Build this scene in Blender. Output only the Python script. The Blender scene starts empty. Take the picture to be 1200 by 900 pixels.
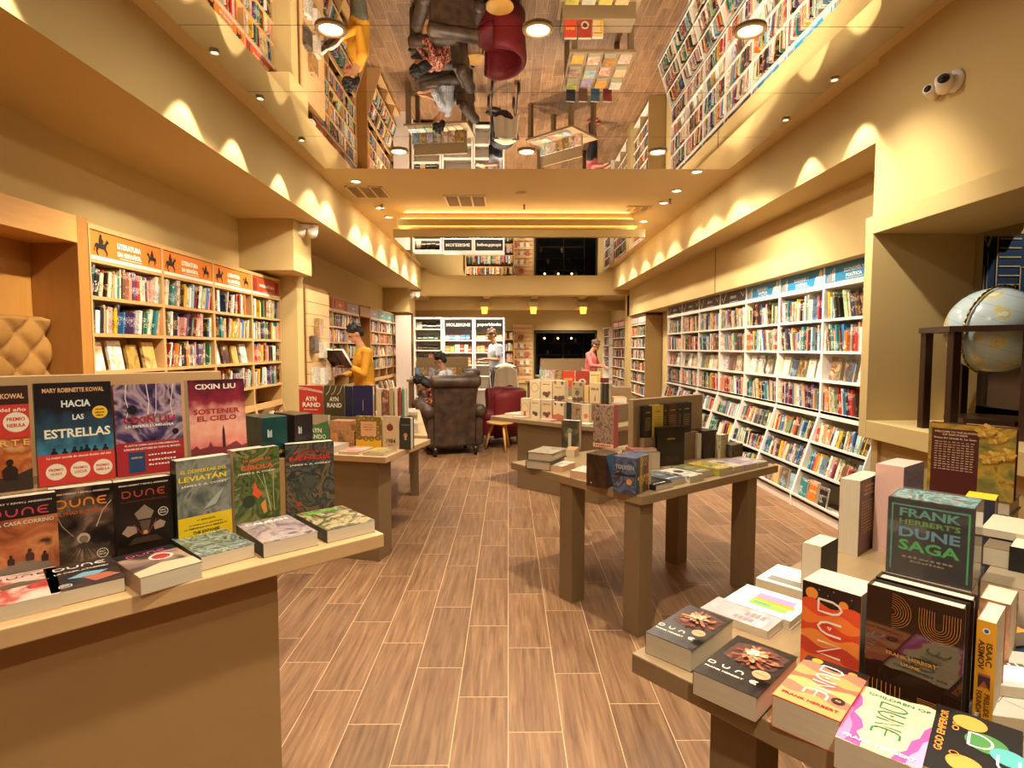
import bpy, math, random
from mathutils import Vector, Matrix, Euler
# ------------------------------------------------------------------ camera, world, exposure
scene = bpy.context.scene
COL = scene.collection
R = math.radians
PI = math.pi
FPX, CAMZ, VX, VY = 675.0, 1.42, 596.0, 408.0
TH = math.atan((450 - VY) / FPX)
PS = math.atan((600 - VX) / (FPX / math.cos(TH)))
cd = bpy.data.cameras.new('camera')
cam = bpy.data.objects.new('camera', cd)
COL.objects.link(cam)
cam.location = (0, 0, CAMZ)
cam.rotation_euler = (PI / 2 - TH, 0, -PS)
cd.sensor_width = 36
cd.lens = FPX / 1200 * 36
cd.clip_start = 0.05
cd.clip_end = 100
scene.camera = cam
scene.view_settings.view_transform = 'Standard'
scene.view_settings.look = 'None'
scene.view_settings.gamma = 1
scene.view_settings.use_curve_mapping = False
scene.view_settings.exposure = 0.12
scene.cycles.max_bounces = 10
scene.cycles.diffuse_bounces = 3
scene.cycles.glossy_bounces = 5
scene.cycles.sample_clamp_indirect = 4
scene.cycles.caustics_reflective = False
scene.cycles.caustics_refractive = False
world = bpy.data.worlds.new('world')
scene.world = world
world.use_nodes = True
world.node_tree.nodes['Background'].inputs[0].default_value = (1, .8, .55, 1)
world.node_tree.nodes['Background'].inputs[1].default_value = 0.15
WARM = (1.0, 0.88, 0.69)
K_DOWN, K_SHELF, K_SCAL, K_LED, K_GLOW = 235.0, 200.0, 26.0, 13.0, .05

# ------------------------------------------------------------------ geometry helpers
def ray(px, py):
    u = (px - 600) / FPX; v = -(py - 450) / FPX
    y = math.cos(TH) + v * math.sin(TH); z = -math.sin(TH) + v * math.cos(TH)
    c, s = math.cos(PS), math.sin(PS)
    return (u * c + y * s, -u * s + y * c, z)
def at(px, py, z):
    """point of the place on the height z that the photograph shows at a pixel"""
    r = ray(px, py); t = (z - CAMZ) / r[2]
    return Vector((r[0] * t, r[1] * t, z))
def project(p):
    c, s = math.cos(PS), math.sin(PS)
    x = p[0] * c - p[1] * s; y = p[0] * s + p[1] * c; d = p[2] - CAMZ
    w = y * math.cos(TH) - d * math.sin(TH); up = y * math.sin(TH) + d * math.cos(TH)
    return (600 + FPX * x / w, 450 - FPX * up / w, w)

class MB:
    def __init__(s): s.v = []; s.f = []; s.m = []; s.sm = []
    def add(s, vs, fs, mi=0, smooth=False, M=None):
        b = len(s.v)
        s.v += [tuple(M @ Vector(p)) for p in vs] if M is not None else [tuple(p) for p in vs]
        s.f += [tuple(b + i for i in f) for f in fs]
        s.m += [mi] * len(fs); s.sm += [smooth] * len(fs)
        return s
    def box(s, x0, y0, z0, x1, y1, z1, mi=0, M=None):
        vs = [(x0,y0,z0),(x1,y0,z0),(x1,y1,z0),(x0,y1,z0),(x0,y0,z1),(x1,y0,z1),(x1,y1,z1),(x0,y1,z1)]
        return s.add(vs, [(0,3,2,1),(4,5,6,7),(0,1,5,4),(1,2,6,5),(2,3,7,6),(3,0,4,7)], mi, False, M)
    def poly(s, pts, mi=0, M=None): return s.add(pts, [tuple(range(len(pts)))], mi, False, M)
    def prism(s, pts, z0, z1, mi=0, M=None):
        n = len(pts)
        vs = [(x,y,z0) for x,y in pts] + [(x,y,z1) for x,y in pts]
        fs = [tuple(reversed(range(n))), tuple(range(n, 2*n))] + [(i,(i+1)%n,n+(i+1)%n,n+i) for i in range(n)]
        return s.add(vs, fs, mi, False, M)
    def extr(s, pts, y0, y1, mi=0, M=None):
        """pts in x,z swept from y0 to y1"""
        n = len(pts)
        vs = [(x,y0,z) for x,z in pts] + [(x,y1,z) for x,z in pts]
        fs = [tuple(range(n)), tuple(reversed(range(n, 2*n)))] + [((i+1)%n,i,n+i,n+(i+1)%n) for i in range(n)]
        return s.add(vs, fs, mi, False, M)
    def lathe(s, prof, n=20, mi=0, M=None, smooth=True, cap=True):
        vs = []; fs = []
        for r, z in prof:
            for i in range(n):
                a = 2*PI*i/n; vs.append((r*math.cos(a), r*math.sin(a), z))
        for k in range(len(prof)-1):
            for i in range(n):
                j = (i+1) % n
                fs.append((k*n+i, k*n+j, (k+1)*n+j, (k+1)*n+i))
        if cap:
            fs.append(tuple(reversed(range(n)))); fs.append(tuple(range((len(prof)-1)*n, len(prof)*n)))
        return s.add(vs, fs, mi, smooth, M)
    def tube(s, p, q, r0, r1=None, n=10, mi=0, smooth=True, M=None):
        p = Vector(p); q = Vector(q); r1 = r0 if r1 is None else r1
        d = q - p
        if d.length < 1e-6: return s
        T = Matrix.Translation(p) @ d.to_track_quat('Z', 'Y').to_matrix().to_4x4()
        if M is not None: T = M @ T
        return s.lathe([(r0, 0), (r1, d.length)], n, mi, T, smooth)
    def ball(s, c, r, n=14, mi=0, M=None, rot=None):
        r = (r, r, r) if not hasattr(r, '__len__') else r
        prof = [(math.sin(PI*k/(n//2+1)), -math.cos(PI*k/(n//2+1))) for k in range(1, n//2+1)]
        T = Matrix.Translation(Vector(c))
        if rot is not None: T = T @ rot
        T = T @ Matrix.Diagonal((r[0], r[1], r[2], 1))
        if M is not None: T = M @ T
        vs=[]; fs=[]
        for rr, z in prof:
            for i in range(n): a=2*PI*i/n; vs.append((rr*math.cos(a), rr*math.sin(a), z))
        m = len(prof)
        for k in range(m-1):
            for i in range(n): j=(i+1)%n; fs.append((k*n+i,k*n+j,(k+1)*n+j,(k+1)*n+i))
        vs += [(0,0,-1),(0,0,1)]
        for i in range(n):
            j=(i+1)%n; fs.append((m*n, j, i)); fs.append((m*n+1, (m-1)*n+i, (m-1)*n+j))
        return s.add(vs, fs, mi, True, T)
    def capsule(s, p, q, r0, r1, n=12, mi=0):
        s.tube(p, q, r0, r1, n, mi); s.ball(p, r0, n, mi); s.ball(q, r1, n, mi); return s
    def build(s, name, mats, parent=None, loc=None, rot=None, bevel=0, sub=0, remesh=0, smooth_it=0):
        me = bpy.data.meshes.new(name)
        me.from_pydata(s.v, [], s.f)
        if not isinstance(mats, (list, tuple)): mats = [mats]
        for m in mats: me.materials.append(m)
        me.polygons.foreach_set('material_index', s.m)
        me.polygons.foreach_set('use_smooth', s.sm)
        me.update()
        o = bpy.data.objects.new(name, me)
        COL.objects.link(o)
        if parent: o.parent = parent
        if loc is not None: o.location = loc
        if rot is not None: o.rotation_euler = rot
        if bevel:
            b = o.modifiers.new('bevel', 'BEVEL'); b.width = bevel; b.segments = 2; b.limit_method = 'ANGLE'
        if remesh:
            r = o.modifiers.new('remesh', 'REMESH'); r.mode = 'VOXEL'; r.voxel_size = remesh; r.use_smooth_shade = True
        if smooth_it:
            sm = o.modifiers.new('smooth', 'SMOOTH'); sm.iterations = smooth_it; sm.factor = .5
        if sub:
            q = o.modifiers.new('sub', 'SUBSURF'); q.levels = sub; q.render_levels = sub
        return o

def tag(o, label=None, cat=None, group=None, kind=None):
    if label: o['label'] = label
    if cat: o['category'] = cat
    if group: o['group'] = group
    if kind: o['kind'] = kind
    return o
def empty(name, loc, rot=(0,0,0), label=None, cat=None, group=None):
    o = bpy.data.objects.new(name, None); COL.objects.link(o)
    o.location = loc; o.rotation_euler = rot; o.empty_display_size = .1
    return tag(o, label, cat, group)
def struct(name, mb, m, **k): return tag(mb.build(name, m, **k), kind='structure')
def boxpart(name, parent, m, *b, bevel=0): return MB().box(*b).build(name, m, parent, bevel=bevel)

# ------------------------------------------------------------------ materials
_M = {}
def _new(name):
    m = bpy.data.materials.new(name); m.use_nodes = True
    nt = m.node_tree; b = nt.nodes['Principled BSDF']
    return m, nt, b
def hexc(h):
    h = h.lstrip('#'); c = [int(h[i:i+2], 16) / 255 for i in (0, 2, 4)]
    return tuple(x / 12.92 if x <= .04045 else ((x + .055) / 1.055) ** 2.4 for x in c)
def flat(h, rough=.5, metal=0, var=.06, spec=.5, coat=0):
    key = (h, rough, metal, coat)
    if key in _M: return _M[key]
    m, nt, b = _new('surface_' + h.strip('#'))
    c = hexc(h)
    n = nt.nodes.new('ShaderNodeTexNoise'); n.inputs['Scale'].default_value = 14
    r = nt.nodes.new('ShaderNodeMix'); r.data_type = 'RGBA'
    r.inputs[6].default_value = (*[x * (1 - var) for x in c], 1); r.inputs[7].default_value = (*[min(1, x * (1 + var)) for x in c], 1)
    nt.links.new(n.outputs['Fac'], r.inputs[0]); nt.links.new(r.outputs[2], b.inputs['Base Color'])
    b.inputs['Roughness'].default_value = rough; b.inputs['Metallic'].default_value = metal
    b.inputs['Specular IOR Level'].default_value = spec; b.inputs['Coat Weight'].default_value = coat
    _M[key] = m; return m
def art(cols, scale=14, detail=4, kind='noise', rough=.28, dist=1.2, seed=0, vec=(1,1,1)):
    """printed cover artwork: a colour ramp over noise, cells, a vertical blend or waves, in the book's own coordinates"""
    key = ('art', tuple(cols), scale, kind, seed, vec)
    if key in _M: return _M[key]
    m, nt, b = _new('printed_art'); N = nt.nodes; L = nt.links
    tc = N.new('ShaderNodeTexCoord'); mp = N.new('ShaderNodeMapping')
    mp.inputs['Location'].default_value = (seed * 1.37, seed * .71, seed * 2.3); mp.inputs['Scale'].default_value = vec
    L.new(tc.outputs['Object'], mp.inputs['Vector'])
    ramp = N.new('ShaderNodeValToRGB'); e = ramp.color_ramp.elements
    k = len(cols)
    while len(e) < k: e.new(.5)
    for i, c in enumerate(cols):
        e[i].position = (.28 + .44 * i / (k - 1)) if kind != 'grad' else i / (k - 1)
        e[i].color = (*hexc(c), 1)
    if kind == 'grad':
        sp = N.new('ShaderNodeSeparateXYZ'); L.new(tc.outputs['Object'], sp.inputs[0])
        n = N.new('ShaderNodeTexNoise'); n.inputs['Scale'].default_value = 30; L.new(mp.outputs[0], n.inputs['Vector'])
        a = N.new('ShaderNodeMath'); a.operation = 'MULTIPLY_ADD'; a.inputs[1].default_value = 1 / scale; L.new(sp.outputs[2], a.inputs[0])
        a2 = N.new('ShaderNodeMath'); a2.operation = 'MULTIPLY_ADD'; a2.inputs[1].default_value = .5; a2.inputs[2].default_value = -.25
        L.new(n.outputs['Fac'], a2.inputs[0]); L.new(a2.outputs[0], a.inputs[2]); L.new(a.outputs[0], ramp.inputs[0])
    elif kind == 'wave':
        n = N.new('ShaderNodeTexWave'); n.bands_direction = 'Z'; n.inputs['Scale'].default_value = scale
        n.inputs['Distortion'].default_value = 9; n.inputs['Detail'].default_value = 1; n.inputs['Detail Scale'].default_value = .6
        L.new(mp.outputs[0], n.inputs['Vector']); L.new(n.outputs['Fac'], ramp.inputs[0])
    elif kind == 'cell':
        n = N.new('ShaderNodeTexVoronoi'); n.inputs['Scale'].default_value = scale
        L.new(mp.outputs[0], n.inputs['Vector']); L.new(n.outputs['Distance'], ramp.inputs[0])
    else:
        n = N.new('ShaderNodeTexNoise'); n.inputs['Scale'].default_value = scale; n.inputs['Detail'].default_value = detail
        n.inputs['Distortion'].default_value = dist
        L.new(mp.outputs[0], n.inputs['Vector']); L.new(n.outputs['Fac'], ramp.inputs[0])
    L.new(ramp.outputs[0], b.inputs['Base Color'])
    b.inputs['Roughness'].default_value = rough
    _M[key] = m; return m
def spine_mat(h, ink):
    """book cloth or printed board with a few lines of small printing on it"""
    key = ('spine', h, ink)
    if key in _M: return _M[key]
    m, nt, b = _new('printed_spine'); N = nt.nodes; L = nt.links
    tc = N.new('ShaderNodeTexCoord')
    oi = N.new('ShaderNodeObjectInfo')
    mp = N.new('ShaderNodeMapping'); mp.inputs['Scale'].default_value = (260, 260, 85)
    ad = N.new('ShaderNodeVectorMath'); ad.operation = 'ADD'
    L.new(tc.outputs['Object'], ad.inputs[0]); L.new(oi.outputs['Location'], ad.inputs[1]); L.new(ad.outputs[0], mp.inputs[0])
    n = N.new('ShaderNodeTexNoise'); n.inputs['Scale'].default_value = 1; n.inputs['Detail'].default_value = 1
    L.new(mp.outputs[0], n.inputs['Vector'])
    g = N.new('ShaderNodeMath'); g.operation = 'GREATER_THAN'; g.inputs[1].default_value = .55; L.new(n.outputs['Fac'], g.inputs[0])
    sz = N.new('ShaderNodeSeparateXYZ'); L.new(tc.outputs['Object'], sz.inputs[0])
    pp = N.new('ShaderNodeMath'); pp.operation = 'PINGPONG'; pp.inputs[1].default_value = .055; L.new(sz.outputs[2], pp.inputs[0])
    bd = N.new('ShaderNodeMath'); bd.operation = 'GREATER_THAN'; bd.inputs[1].default_value = .022; L.new(pp.outputs[0], bd.inputs[0])
    n2 = N.new('ShaderNodeTexNoise'); n2.inputs['Scale'].default_value = 9; L.new(ad.outputs[0], n2.inputs['Vector'])
    g2 = N.new('ShaderNodeMath'); g2.operation = 'GREATER_THAN'; g2.inputs[1].default_value = .5; L.new(n2.outputs['Fac'], g2.inputs[0])
    mb_ = N.new('ShaderNodeMath'); mb_.operation = 'MULTIPLY'; L.new(g2.outputs[0], mb_.inputs[0]); L.new(bd.outputs[0], mb_.inputs[1])
    mu = N.new('ShaderNodeMath'); mu.operation = 'MULTIPLY'; L.new(g.outputs[0], mu.inputs[0]); L.new(mb_.outputs[0], mu.inputs[1])
    mx = N.new('ShaderNodeMix'); mx.data_type = 'RGBA'
    mx.inputs[6].default_value = (*hexc(h), 1); mx.inputs[7].default_value = (*hexc(ink), 1)
    L.new(mu.outputs[0], mx.inputs[0]); L.new(mx.outputs[2], b.inputs['Base Color'])
    b.inputs['Roughness'].default_value = .4
    _M[key] = m; return m
def wood(h1, h2, scale=6, rough=.45, axis=(1, 1, .12)):
    key = ('wood', h1, h2, scale, axis)
    if key in _M: return _M[key]
    m, nt, b = _new('wood'); N = nt.nodes; L = nt.links
    tc = N.new('ShaderNodeTexCoord'); mp = N.new('ShaderNodeMapping'); mp.inputs['Scale'].default_value = axis
    L.new(tc.outputs['Object'], mp.inputs[0])
    n = N.new('ShaderNodeTexNoise'); n.inputs['Scale'].default_value = scale * 6; n.inputs['Detail'].default_value = 6; n.inputs['Distortion'].default_value = .3
    L.new(mp.outputs[0], n.inputs['Vector'])
    mx = N.new('ShaderNodeMix'); mx.data_type = 'RGBA'
    mx.inputs[6].default_value = (*hexc(h1), 1); mx.inputs[7].default_value = (*hexc(h2), 1)
    L.new(n.outputs['Fac'], mx.inputs[0]); L.new(mx.outputs[2], b.inputs['Base Color'])
    b.inputs['Roughness'].default_value = rough
    _M[key] = m; return m
def emit(h, s, key=None):
    k = ('emit', h, s)
    if k in _M: return _M[k]
    m, nt, b = _new('lamp_glow')
    b.inputs['Base Color'].default_value = (*hexc(h), 1)
    b.inputs['Emission Color'].default_value = (*hexc(h), 1); b.inputs['Emission Strength'].default_value = s
    _M[k] = m; return m
def pages_mat():
    m, nt, b = _new('page_edges'); N = nt.nodes; L = nt.links
    tc = N.new('ShaderNodeTexCoord'); mp = N.new('ShaderNodeMapping'); mp.inputs['Scale'].default_value = (8, 1400, 8)
    L.new(tc.outputs['Object'], mp.inputs[0])
    n = N.new('ShaderNodeTexNoise'); n.inputs['Scale'].default_value = 1; L.new(mp.outputs[0], n.inputs['Vector'])
    mx = N.new('ShaderNodeMix'); mx.data_type = 'RGBA'
    mx.inputs[6].default_value = (*hexc('#b9a98c'), 1); mx.inputs[7].default_value = (*hexc('#e2d5bb'), 1)
    L.new(n.outputs['Fac'], mx.inputs[0]); L.new(mx.outputs[2], b.inputs['Base Color'])
    b.inputs['Roughness'].default_value = .8
    return m
PAGES = pages_mat()
def wall_mat(h, rough=.85):
    m, nt, b = _new('painted_plaster'); N = nt.nodes; L = nt.links
    c = hexc(h)
    tc = N.new('ShaderNodeTexCoord')
    n = N.new('ShaderNodeTexNoise'); n.inputs['Scale'].default_value = 1.3; n.inputs['Detail'].default_value = 5
    L.new(tc.outputs['Object'], n.inputs['Vector'])
    mx = N.new('ShaderNodeMix'); mx.data_type = 'RGBA'
    mx.inputs[6].default_value = (*[x * .95 for x in c], 1); mx.inputs[7].default_value = (*[min(1, x * 1.05) for x in c], 1)
    L.new(n.outputs['Fac'], mx.inputs[0]); L.new(mx.outputs[2], b.inputs['Base Color'])
    n2 = N.new('ShaderNodeTexNoise'); n2.inputs['Scale'].default_value = 260; L.new(tc.outputs['Object'], n2.inputs['Vector'])
    bp = N.new('ShaderNodeBump'); bp.inputs['Strength'].default_value = .04; L.new(n2.outputs['Fac'], bp.inputs['Height']); L.new(bp.outputs[0], b.inputs['Normal'])
    b.inputs['Roughness'].default_value = rough
    return m
def floor_mat():
    m, nt, b = _new('wood_look_tiles'); N = nt.nodes; L = nt.links
    tc = N.new('ShaderNodeTexCoord'); sp = N.new('ShaderNodeSeparateXYZ'); L.new(tc.outputs['Object'], sp.inputs[0])
    def math_(op, a, c=None, d=None):
        x = N.new('ShaderNodeMath'); x.operation = op
        for i, q in enumerate((a, c, d)):
            if q is None: continue
            if isinstance(q, (int, float)): x.inputs[i].default_value = q
            else: L.new(q, x.inputs[i])
        return x.outputs[0]
    W, LEN, J = .202, .602, .0032
    col = math_('FLOOR', math_('DIVIDE', math_('ADD', sp.outputs[0], 20.2 + .004), W))
    fx = math_('MODULO', math_('ADD', sp.outputs[0], 20.2 + .004), W)
    # every next row is pushed by about a third of a tile
    off = math_('MULTIPLY', col, LEN * .36)
    yy = math_('ADD', math_('ADD', sp.outputs[1], 24.08 + .36), off)
    row = math_('FLOOR', math_('DIVIDE', yy, LEN))
    fy = math_('MODULO', yy, LEN)
    jx = math_('LESS_THAN', fx, J); jy = math_('LESS_THAN', fy, J)
    j = math_('MAXIMUM', jx, jy)
    cv = N.new('ShaderNodeCombineXYZ'); L.new(col, cv.inputs[0]); L.new(row, cv.inputs[1])
    wn = N.new('ShaderNodeTexWhiteNoise'); wn.noise_dimensions = '2D'; L.new(cv.outputs[0], wn.inputs['Vector'])
    ofs = N.new('ShaderNodeVectorMath'); ofs.operation = 'MULTIPLY_ADD'
    L.new(wn.outputs['Color'], ofs.inputs[0]); ofs.inputs[1].default_value = (9, 9, 9); L.new(tc.outputs['Object'], ofs.inputs[2])
    mp = N.new('ShaderNodeMapping'); mp.inputs['Scale'].default_value = (34, 1.7, 1); L.new(ofs.outputs[0], mp.inputs[0])
    n = N.new('ShaderNodeTexNoise'); n.inputs['Scale'].default_value = 1.6; n.inputs['Detail'].default_value = 8; n.inputs['Roughness'].default_value = .58
    n.inputs['Distortion'].default_value = .5
    L.new(mp.outputs[0], n.inputs['Vector'])
    ramp = N.new('ShaderNodeValToRGB'); e = ramp.color_ramp.elements
    e[0].position = .22; e[0].color = (*hexc('#5c3f2b'), 1); e[1].position = .8; e[1].color = (*hexc('#a67e58'), 1)
    q = e.new(.5); q.color = (*hexc('#836042'), 1)
    L.new(n.outputs['Fac'], ramp.inputs[0])
    hs = N.new('ShaderNodeHueSaturation'); L.new(ramp.outputs[0], hs.inputs['Color'])
    L.new(math_('MULTIPLY_ADD', wn.outputs['Value'], .34, .84), hs.inputs['Value'])
    mx = N.new('ShaderNodeMix'); mx.data_type = 'RGBA'; L.new(j, mx.inputs[0]); L.new(hs.outputs[0], mx.inputs[6]); mx.inputs[7].default_value = (*hexc('#cfae84'), 1)
    L.new(mx.outputs[2], b.inputs['Base Color'])
    L.new(math_('MULTIPLY_ADD', n.outputs['Fac'], .25, .3), b.inputs['Roughness'])
    bp = N.new('ShaderNodeBump'); bp.inputs['Strength'].default_value = .25; bp.inputs['Distance'].default_value = .002
    L.new(math_('SUBTRACT', 1, j), bp.inputs['Height']); L.new(bp.outputs[0], b.inputs['Normal'])
    return m

WALL = wall_mat('#c9ae74'); WALLD = WALL; CEIL = wall_mat('#d8bf8c')
OAK = wood('#9c682c', '#b47d3a', 5); OAKD = wood('#8c5a26', '#a26c30', 5)
TAUPE = flat('#7f6747', .5); TAUPET = wood('#8c7352', '#9d8360', 5, .35, (1, .15, 1))
WHITE = flat('#f0e6d8', .45, var=.02); TAN = flat('#a07c4e', .5)
DARKWOOD = wood('#2c1a12', '#3d2519', 6, .3)
BLACK = flat('#15120f', .4)
def mirror_mat():
    m, nt, b = _new('mirror_glass')
    b.inputs['Base Color'].default_value = (.93, .90, .86, 1); b.inputs['Metallic'].default_value = 1; b.inputs['Roughness'].default_value = .0
    return m
MIRROR = mirror_mat()

# ------------------------------------------------------------------ lettering
_T = {}
def text_geo(s, bold=.0):
    key = (s, bold)
    if key in _T: return _T[key]
    c = bpy.data.curves.new('lettering_source', 'FONT'); c.body = s; c.resolution_u = 2; c.offset = bold
    c.align_x = 'LEFT'
    o = bpy.data.objects.new('lettering_source', c); COL.objects.link(o)
    bpy.context.view_layer.update()
    me = bpy.data.meshes.new_from_object(o)
    vs = [tuple(v.co) for v in me.vertices]; fs = [tuple(p.vertices) for p in me.polygons]
    bpy.data.objects.remove(o); bpy.data.curves.remove(c); bpy.data.meshes.remove(me)
    if not vs: vs = [(0,0,0),(1,0,0),(0,1,0)]; fs = []
    x0 = min(v[0] for v in vs); x1 = max(v[0] for v in vs); y0 = min(v[1] for v in vs); y1 = max(v[1] for v in vs)
    sx = max(x1-x0, 1e-5); sy = max(y1-y0, 1e-5)
    _T[key] = ([((v[0]-x0)/sx-.5, (v[1]-y0)/sy-.5) for v in vs], fs); return _T[key]
def put_text(mb, s, cx, cz, w, h, y, mi=0, bold=.012, rot=0, M=None, shear=0):
    """lettering w wide and h high centred at cx,cz in the plane y, facing -y"""
    vs, fs = text_geo(s, bold)
    c, sn = math.cos(rot), math.sin(rot)
    out = []
    for a, b_ in vs:
        x = a*w + b_*h*shear; z = b_*h
        out.append((cx + x*c - z*sn, y, cz + x*sn + z*c))
    mb.add(out, fs, mi, False, M)
def put_stroke(mb, pts, w, y, mi=0, M=None, closed=False):
    n = len(pts)
    vs = []; fs = []
    for i, (x, z) in enumerate(pts):
        a = pts[(i-1) % n] if closed or i > 0 else pts[i]; b = pts[(i+1) % n] if closed or i < n-1 else pts[i]
        dx, dz = b[0]-a[0], b[1]-a[1]; l = math.hypot(dx, dz) or 1
        nx, nz = -dz/l*w/2, dx/l*w/2
        vs += [(x+nx, y, z+nz), (x-nx, y, z-nz)]
    for i in range(n if closed else n-1):
        j = (i+1) % n
        fs.append((2*i, 2*j, 2*j+1, 2*i+1))
    mb.add(vs, fs, mi, False, M)
def disc(mb, cx, cz, rx, rz, y, mi=0, n=20, M=None):
    mb.poly([(cx+rx*math.cos(2*PI*i/n), y, cz+rz*math.sin(2*PI*i/n)) for i in range(n)][::1], mi, M)
def ushape(kind, cx, cz, w, h):
    """rounded U letter forms: u, n, c, d (list of polylines)"""
    P = []
    r = w/2
    if kind in 'un':
        s = 1 if kind == 'u' else -1
        P = [(-r, s*h/2), (-r, -s*(h/2-r))] + [(r*math.cos(a), -s*(h/2-r) - s*r*math.sin(a)) for a in [PI - PI*k/8 for k in range(1, 8)]] + [(r, -s*(h/2-r)), (r, s*h/2)]
        return [[(cx+x, cz+z) for x, z in P]]
    r = h/2
    s = 1 if kind in 'ce' else -1
    P = [(s*w/2, h/2), (-s*(w/2-r), h/2)] + [(-s*(w/2-r) - s*r*math.sin(a), r*math.cos(a)) for a in [PI*k/8 for k in range(1, 8)]] + [(-s*(w/2-r), -h/2), (s*w/2, -h/2)]
    out = [[(cx+x, cz+z) for x, z in P]]
    if kind == 'e': out.append([(cx-w/2+.1*w, cz), (cx+w*.35, cz)])
    if kind == 'd': out.append([(cx-w/2, cz+h/2), (cx-w/2, cz-h/2)])
    return out
# ------------------------------------------------------------------ the setting
KS = 1.089       # the shell was measured in units of the camera height; this brings it to metres
def up(p): return Vector((p[0]*KS, p[1]*KS, CAMZ + (p[2]-CAMZ)*KS))
_struct0 = struct
def struct(name, mb, m, **k):
    if name != 'floor': mb.v = [tuple(up(p)) for p in mb.v]
    return _struct0(name, mb, m, **k)
_before = set(bpy.data.objects)
XL, XR, XPIER = -1.78, 2.14, 2.10
ZC, ZM, ZB, ZW = 3.06, 3.05, 2.615, 2.14
YN, YF = -3.0, 17.0
YH = 11.9
struct('floor', MB().box(-3.2, YN-.2, -.05, 5.2, YF+.2, 0), floor_mat())
# main ceiling: a slab with the mirror panels hung just below it
struct('ceiling', MB().box(XL, YN, ZC, XR, YH+.3, ZC+.15), CEIL)
struct('ceiling_back', MB().box(-3.0, YH+.3, 2.72, 3.2, YF, 2.85), CEIL)
ys = [5.32, 4.529, 3.758, 3.004] + [3.004-.762*k for k in range(1, 8)]
for k in range(len(ys)-1):
    struct('ceiling_mirror', MB().box(-1.655, ys[k+1]+.002, ZM-.012, 2.0, ys[k]-.002, ZM), MIRROR)
struct('ceiling_mirror_edge', MB().box(-1.662, ys[-1], ZM-.004, 2.008, 5.328, ZC), flat('#4a3826', .5))
# the two long beams with their lower faces over the bookcases
struct('beam_left', MB().box(-2.85, YN, ZB, XL, YH+.3, ZC+.15), WALL)
struct('beam_right', MB().box(XR, 3.36, ZB, 3.3, YH+.3, ZC+.15), WALL)
struct('wall_left', MB().box(-2.85, YN, 0, -2.69, YF, ZB).box(-2.69, YN, ZW+.005, -2.5, YH-.2, ZB), WALLD)
struct('wall_right', MB().box(3.0, 3.56, 0, 3.2, YF, ZB).box(2.48, 3.36, 2.081, 3.0, YH+.2, ZB).box(2.835, 9.37, -.1, 3.0, 10.63, 2.081), WALL)
struct('trim_1', MB().box(2.473, 6.955, 2.085, 2.482, 6.965, ZB), flat('#8f6f42'))
# pier with the framed opening on the right
struct('wall_pier', MB().box(XPIER, YN, 2.16, 3.0, 3.36, ZC+.15).box(2.14, 3.30, 0, 2.70, 3.36, 2.16)
       .box(2.16, YN, 0, 2.7, 3.3, .90).box(2.16, YN, .9, 2.7, -.2, 2.16), WALL)
struct('trim_opening', MB().box(2.06, -.2, 2.065, 2.65, 3.36, 2.165).box(2.06, 3.29, .905, 2.65, 3.36, 2.065)
       .box(2.06, -.2, .905, 2.65, 3.29, 1.005).box(2.06, -.3, .905, 2.65, -.2, 2.165), WALL, bevel=.003)
struct('wall_back', MB().box(-3, YF, 0, .75, YF+.15, 2.85).box(2.6, YF, 0, 3.2, YF+.15, 2.85).box(.75, YF, 1.95, 2.6, YF+.15, 2.85), WALLD)
struct('wall_near', MB().box(-3, YN-.2, 0, 5.2, YN, 3.2), WALL)
# bulkheads and pillars along the left wall
struct('pillar_left', MB().box(-2.7, 5.88, 0, -2.14, 6.06, ZB).box(-2.5, 5.42, ZW+.005, -1.993, 5.9, ZB), WALLD)
struct('pillar_back', MB().box(-2.7, 11.55, ZW+.005, -2.0, 12.3, ZB).box(-2.7, 12.7, 0, -2.1, 13.0, ZB), WALLD)
struct('pillar_right', MB().box(2.48, 11.9, 0, 3.0, 12.3, ZB), WALL)
# header and the lower beams at the back
struct('beam_header', MB().box(-2.5, YH, 2.51, 3.0, YH+.35, ZC+.1), WALL)
struct('beam_back', MB().box(-2.7, 14.4, 2.37, 3.0, 14.7, 2.72).box(-2.7, 12.25, 2.6, -1.95, 14.4, 2.72).box(2.2, 12.25, 2.6, 3.0, 14.4, 2.72)
       .box(-.6, 12.25, 2.62, -.45, 14.4, 2.72).box(.55, 12.25, 2.62, .7, 14.4, 2.72).box(1.7, 12.25, 2.62, 1.85, 14.4, 2.72), WALL)
# stepped tray with the second mirror
t1, t2, t3 = (2.975, 3.035), (2.865, 2.94), (2.715, 2.80)
struct('ceiling_tray', MB().box(-1.30, 7.02, t1[0], 1.50, 10.0, t1[1]).box(-1.32, 6.91, t2[0], 1.54, 10.15, t2[1]).box(-1.34, 6.80, t3[0], 1.59, 10.28, t3[1])
       .box(-1.1, 7.3, 2.8, 1.3, 9.8, ZC), WALL)
struct('ceiling_mirror_back', MB().box(-1.338, 6.803, t3[0]-.012, 1.588, 10.28, t3[0]-.001), MIRROR)
LED = emit('#ffd9a0', K_LED)
led = empty('light_strips', (0, 7.2, 2.95), label='warm light strips glowing in the steps of the hanging ceiling tray', cat='light strip')
for z in (3.037, 2.945, 2.805):
    y0 = {3.037: 7.08, 2.945: 7.0, 2.805: 6.92}[z]; x0, x1 = {3.037: (-1.24, 1.44), 2.945: (-1.25, 1.47), 2.805: (-1.27, 1.5)}[z]
    MB().box(x0, y0, z, x1, y0+.02, z+.012).box(x0, y0, z, x0+.02, 9.9, z+.012).box(x1-.02, y0, z, x1, 9.9, z+.012).build('strip', LED, led).location = Vector((0,-7.2,-2.95))

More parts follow.
